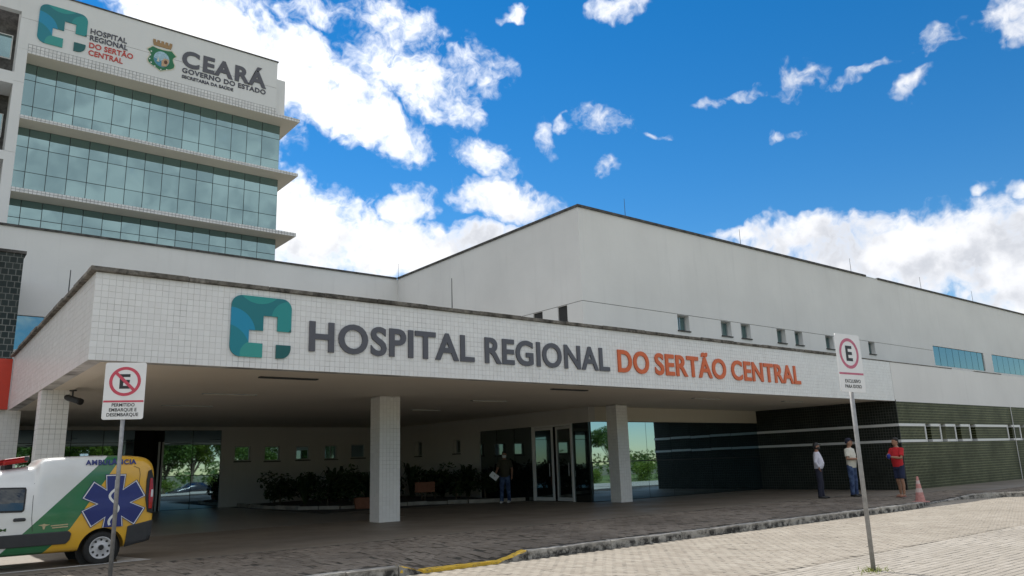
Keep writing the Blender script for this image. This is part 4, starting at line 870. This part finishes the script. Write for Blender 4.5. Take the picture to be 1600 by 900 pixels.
# ------------------------------------------------------------------ ambulance
amb = thing('ambulance', 'white green and yellow ambulance van with blue star parked under the canopy edge', 'van', (2.65, 14.65, G))
ST = [(-3.02,.26,.60,.60,.50,.56,.58,.48,.62),(-2.92,.2,.70,.70,.60,.66,.70,.55,.75),(-2.6,.2,.762,.755,.70,.72,.82,.60,.87),(-2.2,.2,.778,.765,.85,.73,.93,.62,.98),(-1.78,.2,.78,.735,1.0,.67,1.19,.52,1.27),(-1.46,.2,.78,.72,1.12,.635,1.28,.50,1.44),(-1.2,.2,.78,.72,1.13,.64,1.29,.51,1.49),(-.97,.2,.78,.725,1.14,.655,1.30,.53,1.51),(-.93,.2,.78,.728,1.16,.662,1.33,.54,1.53),(-.88,.2,.78,.738,1.25,.70,1.52,.57,1.61),(-.80,.2,.78,.742,1.28,.705,1.57,.56,1.635),(-.3,.2,.78,.745,1.30,.703,1.585,.52,1.655),(.2,.2,.78,.745,1.30,.703,1.59,.52,1.66),(.52,.22,.78,.745,1.30,.70,1.585,.5,1.645),(.66,.25,.775,.735,1.29,.68,1.55,.45,1.61),(.74,.3,.755,.71,1.27,.64,1.48,.38,1.53),(.775,.34,.72,.66,1.2,.58,1.38,.3,1.42)]
def half(s):
    x, zb, w, wU, zU, wE, zE, wR, zR = s; k = min(1, zU/1.1)
    return [(0, zb), (w*.90, zb), (w*.975, zb+.07*k), (w, zb+(.55-.2)*k), (w*.998, zb+.62*k), (w*.975, min(zU-.02, zb+.80*k)), (wU, zU), ((wU+wE)/2+.012, (zU+zE)/2+.01), (wE, zE), ((wE+wR)/2+.02, (zE+zR)/2+.025), (wR, zR), (wR*.5, zR+.012), (0, zR+.016)]
def surf_y(x, z):
    for a, b in zip(ST, ST[1:]):
        if a[0] <= x <= b[0]:
            t = (x-a[0])/(b[0]-a[0]); P = [(p[0]*(1-t)+q[0]*t, p[1]*(1-t)+q[1]*t) for p, q in zip(half(a), half(b))]
            for p, q in zip(P[1:], P[2:]):
                if p[1] <= z <= q[1]: return -(p[0]+(q[0]-p[0])*(z-p[1])/max(1e-5, q[1]-p[1]))
            return -P[1][0]
    return -.7
def van_body():
    vs = []; fs = []; n = None
    for s in ST:
        h = half(s); ring_ = [(s[0], -w, z) for w, z in h]+[(s[0], w, z) for w, z in h[-2:0:-1]]; n = len(ring_); vs += ring_
    for i in range(len(ST)-1):
        for k in range(n): fs.append((i*n+k, i*n+(k+1) % n, (i+1)*n+(k+1) % n, (i+1)*n+k))
    fs.append(tuple(range(n-1, -1, -1))); fs.append(tuple((len(ST)-1)*n+k for k in range(n)))
    o = MB().add(vs, fs).build('body', 'livery', amb)
    bm = bmesh.new(); bm.from_mesh(o.data); bmesh.ops.recalc_face_normals(bm, faces=bm.faces[:]); bm.to_mesh(o.data); bm.free()
    sb = o.modifiers.new('sub', 'SUBSURF'); sb.levels = sb.render_levels = 2
    cut = MB()
    for wx in (.03, -2.42):
        for y0, y1 in ((-.95, -.52), (.52, .95)): cut.lathe([(.325, y0), (.325, y1)], 40, (wx, 0, .22), 'y')
    c = cut.build('cutter', 'black', amb); bm = bmesh.new(); bm.from_mesh(c.data); bmesh.ops.recalc_face_normals(bm, faces=bm.faces[:]); bm.to_mesh(c.data); bm.free()
    bo = o.modifiers.new('arch', 'BOOLEAN'); bo.operation = 'DIFFERENCE'; bo.solver = 'EXACT'; bo.object = c
    bpy.context.view_layer.update(); bake(o); bpy.data.objects.remove(c)
    for p in o.data.polygons: p.use_smooth = True
    try: o.data.set_sharp_from_angle(angle=R_(40))
    except Exception: pass
    return o
van = van_body()
def decal(poly, name, mat, eps, parent=amb, cuts=3):
    bm = bmesh.new(); vs = [bm.verts.new((x, 0, z)) for x, z in poly]; _f = bm.faces.new(vs); _f.normal_update(); bmesh.ops.triangulate(bm, faces=bm.faces[:])
    for _ in range(cuts): bmesh.ops.subdivide_edges(bm, edges=[e for e in bm.edges if e.calc_length() > .05], cuts=1); bmesh.ops.triangulate(bm, faces=bm.faces[:])
    for v in bm.verts: v.co.y = surf_y(v.co.x, v.co.z)-eps
    bmesh.ops.recalc_face_normals(bm, faces=bm.faces[:])
    if sum(f.normal.y*f.calc_area() for f in bm.faces) > 0: bmesh.ops.reverse_faces(bm, faces=bm.faces[:])
    me = bpy.data.meshes.new(name); bm.to_mesh(me); bm.free(); return link(name, me, mat, parent)
def thick(poly, name, mat, t, parent=amb, cuts=3):
    o = decal(poly, name, mat, t, parent, cuts); s_ = o.modifiers.new('solid', 'SOLIDIFY'); s_.thickness = t+.03; s_.offset = -1; b_ = o.modifiers.new('bev', 'BEVEL'); b_.width = min(.012, t*.7); b_.segments = 2; b_.limit_method = 'ANGLE'; return o
def star(cx, cz, R, hw):
    q = []
    for k in range(6):
        a = R_(90+60*k); u = Vector((math.cos(a), math.sin(a))); p = Vector((-u.y, u.x)); RR = R if k != 3 else min(R, .36)
        i = R_(90+60*k-30); q.append((cx+1.72*hw*math.cos(i), cz+1.72*hw*math.sin(i)))
        q += [(cx+u.x*RR-p.x*hw, cz+u.y*RR-p.y*hw), (cx+u.x*RR+p.x*hw, cz+u.y*RR+p.y*hw)]
    return q
sd = decal(star(.16, .91, .45, .152), 'star_border', 'decal_blue', .012); decal(star(.16, .91, .44, .143), 'star_outline', 'decal_white', .0135, sd); decal(star(.16, .91, .425, .131), 'star', 'decal_blue', .015, sd)
def ribbon(pts, w):
    L_, R2 = [], []
    for i, p in enumerate(pts):
        a = pts[max(0, i-1)]; b = pts[min(len(pts)-1, i+1)]; d = Vector((b[0]-a[0], b[1]-a[1])).normalized(); n = Vector((-d.y, d.x))*w; L_.append((p[0]+n.x, p[1]+n.y)); R2.append((p[0]-n.x, p[1]-n.y))
    return R2, L_
m = MB(); sn = [(.16+.075*math.cos(R_(t*3.1))*(1-.2*(t/180)), 1.22-.0034*t) for t in range(20, 190, 6)]; a, b = ribbon(sn, .018)
m.add([(x, surf_y(x, z)-.017, z) for x, z in a+b], [(i, i+1, len(a)+i+1, len(a)+i) for i in range(len(a)-1)]); m.build('serpent', 'decal_white', sd)
decal([(.152, .60), (.172, .60), (.172, 1.27), (.152, 1.27)], 'staff', 'decal_white', .0165, sd)
letters('AMBULÂNCIA', -.28, .455, 1.515, .072, 'decal_blue', amb, depth=.004, bold=.04, fit=.90, name='printed_text', surf=lambda x, z: surf_y(x, z)-.012, joined=True)
letters('EM', -1.40, -1.26, .585, .04, 'decal_green', amb, depth=.003, bold=.02, name='printed_text', surf=lambda x, z: surf_y(x, z)-.004, joined=True)
decal([(-.86,.645),(-.80,.625),(-.79,.58),(-.77,.58),(-.76,.625),(-.70,.645),(-.75,.65),(-.78,.66),(-.81,.65)], 'bird_mark', 'decal_tan', .004); decal([(-.69,.615),(-.46,.625),(-.46,.64),(-.69,.632)], 'printed_line', 'decal_tan', .004); decal([(-.67,.585),(-.46,.592),(-.46,.608),(-.67,.603)], 'printed_line', 'decal_tan', .004)
thick([(-2.05,.34),(-.47,.345),(-.42,.40),(-.405,.49),(-.44,.53),(-2.05,.52)], 'rub_strip', 'plastic_dark', .02)
thick([(.36,.22),(.74,.30),(.765,.62),(.38,.545)], 'rear_bumper', 'plastic_dark', .022)
tl = thick([(.66,.75),(.745,.72),(.76,1.0),(.745,1.25),(.70,1.42),(.655,1.40),(.625,1.25),(.62,.95)], 'tail_light', 'black', .02); thick([(.675,.80),(.725,.79),(.74,1.0),(.72,1.28),(.68,1.28),(.665,1.0)], 'red_lens', 'lamp_red', .034, tl, 2); thick([(.695,.98),(.728,.98),(.732,1.1),(.70,1.1)], 'clear_lens', 'lamp_clear', .04, tl, 2)
decal([(-1.72,.86),(-1.085,.845),(-1.055,.87),(-1.045,1.17),(-1.06,1.205),(-1.50,1.215),(-1.56,1.17)], 'window_seal', 'black', .006); decal([(-1.69,.885),(-1.09,.872),(-1.075,.89),(-1.068,1.16),(-1.08,1.18),(-1.48,1.19),(-1.53,1.155)], 'door_window', 'car_glass', .0095)
a, b = ribbon([(-.95,1.26),(-.955,1.0),(-.95,.75),(-.925,.56)], .0035); m = MB(); m.add([(x, surf_y(x, z)-.003, z) for x, z in a+b], [(i, i+1, len(a)+i+1, len(a)+i) for i in range(len(a)-1)])
a, b = ribbon([(-1.75,.90),(-1.80,.6),(-1.75,.35)], .0035); m.add([(x, surf_y(x, z)-.003, z) for x, z in a+b], [(i, i+1, len(a)+i+1, len(a)+i) for i in range(len(a)-1)])
a, b = ribbon([(.42,1.48),(.505,1.44),(.52,1.35),(.515,1.18)], .003); m.add([(x, surf_y(x, z)-.003, z) for x, z in a+b], [(i, i+1, len(a)+i+1, len(a)+i) for i in range(len(a)-1)])
m.build('door_seam', 'plastic_dark', amb)
thick([(-1.18,.715),(-1.03,.715),(-1.02,.745),(-1.04,.765),(-1.17,.765),(-1.19,.745)], 'door_handle', 'plastic_dark', .018)
def wheel(wx, s):
    w = bpy.data.objects.new('wheel', None); COL.objects.link(w); w.parent = amb; w.location = (wx, s*.66, .245)
    k = s; m = MB().lathe([(.155, k*.085), (.20, k*.098), (.235, k*.085), (.2445, k*.04), (.2445, -k*.06), (.23, -k*.09), (.15, -k*.09)] if k < 0 else [(.15, -.09), (.23, -.09), (.2445, -.06), (.2445, .04), (.235, .085), (.20, .098), (.155, .085)], 40, axis='y', cap=False); t_ = m.build('tyre', 'tyre', w, smooth=True)
    rm = MB().lathe([(.165, 0), (.166, k*.09), (.15, k*.086), (.14, k*.055), (.10, k*.07), (.05, k*.075), (.045, k*.088), (.0, k*.09)][:7], 40, axis='y').build('rim', 'rim', w, smooth=True)
    h = MB()
    for i in range(9): a = R_(40*i+10); h.lathe([(.017, k*.05), (.017, k*.0712)], 10, (.118*math.cos(a), 0, .118*math.sin(a)), 'y')
    h.lathe([(.04, k*.08), (.036, k*.094)], 16, axis='y'); h.build('rim_holes', 'black', w); return w
for wx in (.03, -2.42):
    for s in (-1, 1): wheel(wx, s)
for wx in (.03, -2.42):
    for s in (-1, 1): MB().lathe([(.318, s*.53), (.318, s*.50)], 32, (wx, 0, .22), 'y').build('wheel_well', 'black', amb)
lb = bpy.data.objects.new('light_bar', None); COL.objects.link(lb); lb.parent = amb; lb.location = (-1.2, 0, 1.50)
MB().box(-.12, -.02, -.30, .30, -.02, .06).build('mount', 'plastic_dark', lb); m = MB().box(-.17, .15, -.55, .55, .06, .125); m.v = [(x, y, z+(x*.14)) for x, y, z in m.v]; m.build('red_lens', 'lamp_red', lb, bevel=.02); m = MB().box(-.16, .17, -.54, .54, .125, .15); m.v = [(x, y, z+(x*.14)) for x, y, z in m.v]; m.build('cover', 'lamp_red', lb, bevel=.01); MB().box(.10, .165, -.56, .56, .10, .17).build('end_cap', 'plastic_dark', lb, bevel=.01)
def wind(xa, za, xb, zb, wa, wb): return MB().add([(xa,-wa,za),(xa,wa,za),(xb,wb,zb),(xb,-wb,zb),(xa+.02,-wa,za-.03),(xa+.02,wa,za-.03),(xb+.02,wb,zb-.03),(xb+.02,-wb,zb-.03)], [(3,2,1,0),(4,5,6,7),(0,1,5,4),(1,2,6,5),(2,3,7,6),(3,0,4,7)])
wind(-2.17, 1.015, -1.52, 1.425, .60, .50).build('windshield', 'car_glass', amb)
for s in (-1, 1): m = MB(); ball(m, (-2.93, s*.52, .62), .07, .13, .09); m.build('headlight', 'lamp_clear', amb, smooth=True); MB().box(-1.80, -1.68, s*.80-.10, s*.80+.10, .93, 1.10).build('mirror', 'plastic_dark', amb, bevel=.03)
MB().box(-3.06, -2.86, -.66, .66, .2, .42).build('front_bumper', 'plastic_dark', amb, bevel=.05)

# ------------------------------------------------------------------ planted bed under the canopy
bp = [(11.0,31.9),(10.9,28.6),(11.2,26.4),(12.2,25.2),(13.7,24.7),(15.2,24.4),(16.3,23.4),(17.3,22.75),(18.28,22.6),(18.28,31.9)]
m = MB(); cxm = (15.4, 28.4)
for i in range(len(bp)):
    a, b = bp[i], bp[(i+1) % len(bp)]; m.add([(a[0],a[1],.20),(b[0],b[1],.20),(cxm[0],cxm[1],.38)], [(0,1,2)][::1])
bed = struct('planted_bed', m, 'earth')
for i in range(len(bp)-2):
    a, b = Vector(bp[i]), Vector(bp[i+1]); L_ = (b-a).length; nn = max(1, int(L_/.7)); d = (b-a)/nn
    for k in range(nn):
        p = a+d*k+d*.02; q = a+d*(k+1)-d*.02; w = Vector((d.y, -d.x)).normalized()*.06; h = .24+random.uniform(-.015, .02)
        MB().add([(p.x-w.x,p.y-w.y,.12),(q.x-w.x,q.y-w.y,.12),(q.x+w.x,q.y+w.y,.12),(p.x+w.x,p.y+w.y,.12),(p.x-w.x,p.y-w.y,h),(q.x-w.x,q.y-w.y,h),(q.x+w.x,q.y+w.y,h),(p.x+w.x,p.y+w.y,h)], [(0,3,2,1),(4,5,6,7),(0,1,5,4),(1,2,6,5),(2,3,7,6),(3,0,4,7)]).build('edging_stone', 'bed_edge', bed)
def strap_mesh(n, h, spread, w, rnd):
    m = MB()
    for i in range(n):
        a = rnd.uniform(0, 6.28); d = Vector((math.cos(a), math.sin(a), 0)); s = Vector((-d.y, d.x, 0)); hh = h*rnd.uniform(.6, 1.05); sp = spread*rnd.uniform(.3, 1.1); b = d*rnd.uniform(0, .05)
        c = [b, b+d*sp*.25+Vector((0,0,hh*.5)), b+d*sp*.65+Vector((0,0,hh*.9)), b+d*sp+Vector((0,0,hh*(.95 if rnd.random() < .5 else .7)))]; ww = [w*.7, w, w*.7, .004]
        m.add([q for p, k in zip(c, ww) for q in (p-s*k, p+s*k)], [(j*2, j*2+1, j*2+3, j*2+2) for j in range(3)])
    return m
def leaf_cloud(m, c, r, n, size, rnd, flat=1.0):
    for _ in range(n):
        while True:
            p = Vector((rnd.uniform(-1, 1), rnd.uniform(-1, 1), rnd.uniform(-1, 1)))
            if .25 < p.length < 1: break
        p = Vector((p.x*r, p.y*r, p.z*r*flat))+Vector(c); s = size*rnd.uniform(.6, 1.3); u = Vector((rnd.gauss(0, 1), rnd.gauss(0, 1), rnd.gauss(0, .6))).normalized(); v = u.cross(Vector((rnd.gauss(0, 1), rnd.gauss(0, 1), rnd.gauss(0, 1)))).normalized()
        m.add([p-u*s*.5, p+v*s*.24-u*s*.05, p+u*s*.5, p-v*s*.24-u*s*.05], [(0, 1, 2, 3)])
rp = random.Random(3)
kinds = [strap_mesh(46, .85, .55, .03, rp).mesh('leaves'), strap_mesh(30, 1.05, .42, .05, rp).mesh('leaves')]
for k_ in range(2):
    mm = MB()
    for i in range(7): leaf_cloud(mm, (rp.uniform(-.28, .28), rp.uniform(-.28, .28), rp.uniform(.25, .62)), .26, 90, .11, rp)
    kinds.append(mm.mesh('leaves'))
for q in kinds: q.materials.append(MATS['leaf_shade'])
stem = MB().tube([(0, 0, -.03), (.01, 0, .2), (0, .01, .45)], [.03, .024, .012], 6).mesh('stem'); stem.materials.append(MATS['bark'])
def in_bed(x, y):
    c = False
    for (x0, y0), (x1, y1) in zip(bp, bp[1:]+bp[:1]):
        if (y0 > y) != (y1 > y) and x < (x1-x0)*(y-y0)/(y1-y0)+x0: c = not c
    return c
spots = [(11.5,28.8,2,'leftmost low bush of the shaded planted bed'),(11.75,27.1,0,'spiky strap leaved plant left of the shaded bed'),(12.2,26.2,2,'rounded bush near the front left curve of the shaded bed'),(13.0,27.4,1,'tall upright leaved plant in the left half of the bed'),(12.9,25.6,3,'bushy plant at the front of the bed left of the pillar'),(13.9,26.4,0,'spiky plant just left of the pillar in the bed'),(14.4,28.2,3,'bush at the back of the bed by the wall'),(15.6,25.4,3,'bush just right of the pillar behind the brown board'),(15.9,26.6,1,'tall leafy plant behind the brown board'),(16.6,24.6,2,'bush right of the brown board'),(16.9,26.0,0,'spiky plant between brown board and entrance glass'),(17.5,24.0,3,'bush in front of the entrance glass'),(17.7,25.4,1,'tall upright plant against the entrance glass'),(17.6,27.6,2,'bush under the small side windows'),(16.2,29.0,3,'bush at the inner corner of the bed'),(12.4,28.6,3,'dark bush behind the spiky plant at the left of the bed'),(13.4,26.9,2,'dense bush in the middle of the bed left of the pillar'),(16.3,25.6,3,'low bush behind the brown board on its right'),(17.0,24.9,3,'bush between the brown board and the walking person'),(11.9,30.4,2,'small bush deep in the left corner of the bed')]
for x, y, k_, lab in spots:
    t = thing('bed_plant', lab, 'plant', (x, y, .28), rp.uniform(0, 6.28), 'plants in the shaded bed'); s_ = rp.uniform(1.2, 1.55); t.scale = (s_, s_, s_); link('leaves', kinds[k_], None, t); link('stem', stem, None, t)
bd = thing('garden_board', 'small reddish brown board on a short post in the planted bed', 'sign', (15.25, 24.62, .25), R_(-32)); MB().tube([(0, .02, -.05), (0, .02, .62)], .022, 8).build('post', 'bark', bd); MB().box(-.36, .36, -.015, .005, .30, .66).build('board', 'terracotta', bd, bevel=.006)
pt = thing('planter_box', 'terracotta planter box beside the square pillar at the bed edge', 'planter', (12.75, 24.42, .131), R_(-20)); m = MB(); m.add([(-.33,-.16,0),(.33,-.16,0),(.33,.16,0),(-.33,.16,0),(-.38,-.2,.36),(.38,-.2,.36),(.38,.2,.36),(-.38,.2,.36),(-.33,-.15,.36),(.33,-.15,.36),(.33,.15,.36),(-.33,.15,.36),(-.33,-.15,.3),(.33,-.15,.3),(.33,.15,.3),(-.33,.15,.3)], [(0,3,2,1),(0,1,5,4),(1,2,6,5),(2,3,7,6),(3,0,4,7),(4,5,9,8),(5,6,10,9),(6,7,11,10),(7,4,8,11),(8,9,13,12),(9,10,14,13),(10,11,15,14),(11,8,12,15)]); m.build('box', 'terracotta', pt, bevel=.01); MB().box(-.325, .325, -.145, .145, .27, .305).build('soil', 'earth', pt)

# ------------------------------------------------------------------ garden across the road (seen in the glass)
mb = MB()
gx = [-60+5*i for i in range(37)]; gy = [-18.3, -21, -26, -34, -50, -80]; gz = [-.80, -.62, -.45, -.4, -.5, -1.3]
for a, b in zip(gx, gx[1:]):
    for (c, z0), (d, z1) in zip(zip(gy, gz), list(zip(gy, gz))[1:]): mb.add([(a,d,z1),(b,d,z1),(b,c,z0),(a,c,z0)], [(0,1,2,3)])
struct('lawn', mb, 'grass_ground', True)
gk = tag(thing('garden_kerb', None, None), kind='structure')
km = MB().box(-.99, .99, -.08, .08, -.2, .14).mesh('kerb_stone'); km.materials.append(MATS['bed_edge'])
for i in range(46): link('kerb_stone', km, None, gk, (0+i*2, -18.15, -.93+random.gauss(0, .006)))
def tree_meshes(seed, h, r, n, mat, size):
    rn = random.Random(seed); t = MB(); th = h*.34
    t.tube([(0,0,-.1),(rn.uniform(-.1,.1),.05,th*.5),(rn.uniform(-.15,.15),0,th)], [.17*h/6, .13*h/6, .10*h/6], 10); c = MB()
    for i in range(11):
        a = i*2.4; rr = r*(.25+.6*rn.random()); tip = Vector((rr*math.cos(a), rr*math.sin(a), h*(.48+.42*rn.random()))); t.tube([(0,0,th*.8), tip*.5+Vector((0,0,th*.45)), tip], [.06*h/6, .035*h/6, .012], 6)
        leaf_cloud(c, tip, r*rn.uniform(.36, .55), n, size, rn, .8)
    a, b = t.mesh('trunk'), c.mesh('crown'); a.materials.append(MATS['bark']); b.materials.append(MATS[mat]); return a, b
TM = [tree_meshes(1, 7.0, 3.0, 620, 'leaf_tree', .30), tree_meshes(2, 6.2, 2.8, 600, 'leaf_tree', .28), tree_meshes(4, 7.6, 3.0, 620, 'leaf_lime', .30)]
def scatter(name, label, cat, items, mats):
    m = MB()
    for parts, x, y, z, rz, sc in items:
        c, sn_ = math.cos(rz)*sc, math.sin(rz)*sc
        for me, mi in parts:
            m.cur = mi; m.add([(x+c*v.co.x-sn_*v.co.y, y+sn_*v.co.x+c*v.co.y, z+sc*v.co.z) for v in me.vertices], [tuple(p.vertices) for p in me.polygons])
    tag(m.build(name, mats), label, cat, kind='stuff')
scatter('tree_grove', 'belt of leafy trees across the road, mirrored in the glass', 'trees', [([(TM[k_][0], 0), (TM[k_][1], 2 if k_ == 2 else 1)], x, y, -.55, i*1.3, s_) for i, (x, y, k_, s_) in enumerate(((8,-22,0,1),(11.5,-24,1,1.05),(15,-21.5,2,.9),(18.5,-23.5,0,1.05),(22,-22,1,1.1),(25.5,-24.5,2,.9),(29.5,-23,0,.95),(-2,-23,1,1.1),(-9,-24,0,1),(4,-26,2,1),(13,-28.5,0,1.15),(20.5,-29,1,1.2),(27,-30,2,1.1),(33.5,-26,1,1),(76,-40,0,1),(60,-44,1,.8)))], ['bark', 'leaf_tree', 'leaf_lime'])
SM = []
for sd_, mt in ((5, 'leaf_lime'), (6, 'leaf_tree')):
    rn = random.Random(sd_); c = MB()
    for i in range(9): leaf_cloud(c, (rn.uniform(-.8, .8), rn.uniform(-.6, .6), rn.uniform(.4, 1.5)), .55, 110, .2, rn)
    q = c.mesh('crown'); q.materials.append(MATS[mt]); SM.append(q)
rq = random.Random(11); its = []
for i in range(30):
    x = (6+i*2.6) if i < 11 else 54+(i-11)*1.25; y = -19.6-rq.uniform(0, 1.5) if i < 11 else -21-(i % 3)*1.6
    its.append(([(SM[i % 2], i % 2)], x, y, -.68, i*.9, rq.uniform(.6, .9) if i < 11 else rq.uniform(.75, 1.25)))
scatter('shrub_bed', 'row of green shrubs across the road, mirrored in the glass', 'shrubs', its, ['leaf_lime', 'leaf_tree'])
m = MB(); rq = random.Random(21)
for i in range(130): leaf_cloud(m, (-70+i*2.1, -96+rq.uniform(-6, 6), .2+rq.uniform(0, 2.2)), rq.uniform(2.2, 4), 60, 1.1, rq, .8)
tag(m.build('far_wood', 'leaf_tree'), 'far green belt of trees beyond the lawn, mirrored in glass', 'wood', kind='stuff')
def parked_car(label, loc, rz, paint):
    t = thing('parked_car', label, 'car', loc, rz, 'cars parked across the road')
    S = [(-2.05,.30,.62,.45,.62,.55),(-1.95,.22,.78,.55,.72,.68),(-1.2,.20,.84,.75,.76,.90),(-.75,.20,.85,.88,.70,.98),(-.15,.20,.85,.95,.56,1.38),(.5,.20,.85,.96,.56,1.43),(1.25,.20,.85,.96,.56,1.36),(1.8,.22,.82,.95,.62,1.02),(2.0,.30,.74,.8,.6,.9)]
    vs = []; fs = []
    for x, zb, w, zs, wr, zr in S:
        h = [(0, zb), (w*.94, zb), (w, zb+.2), (w*.99, zs), (wr, zr-.04), (wr*.6, zr), (0, zr+.01)]; vs += [(x, -a, z) for a, z in h]+[(x, a, z) for a, z in h[-2:0:-1]]
    n = 12
    for i in range(len(S)-1):
        for k in range(n): fs.append((i*n+k, i*n+(k+1) % n, (i+1)*n+(k+1) % n, (i+1)*n+k))
    fs += [tuple(range(n-1, -1, -1)), tuple((len(S)-1)*n+k for k in range(n))]
    MB().add(vs, fs).build('body', paint, t, smooth=True)
    for s in (-1, 1):
        MB().add([(-.62,s*.80,.98),(1.45,s*.80,1.0),(1.1,s*.62,1.30),(-.12,s*.62,1.30)], [(0,1,2,3) if s < 0 else (3,2,1,0)]).build('side_window', 'dark_glass', t)
        for wx in (-1.3, 1.3): w = MB().lathe([(.2, s*.74), (.31, s*.76), (.31, s*.88), (.2, s*.89)] if s > 0 else [(.2, s*.89), (.31, s*.88), (.31, s*.76), (.2, s*.74)], 24, (wx, 0, .31), 'y').build('wheel', 'tyre', t); MB().lathe([(.19, s*.80), (.19, s*.895)], 20, (wx, 0, .31), 'y').build('rim', 'rim', w)
    return t
for x, p, c in ((12.5, 'car_paint_silver', 'silver'), (17.6, 'car_paint_white', 'white'), (23, 'car_paint_black', 'black')): parked_car(c+' car parked across the road, seen only mirrored in the glass', (x, -16.6, -.97+.11), R_(2), p)
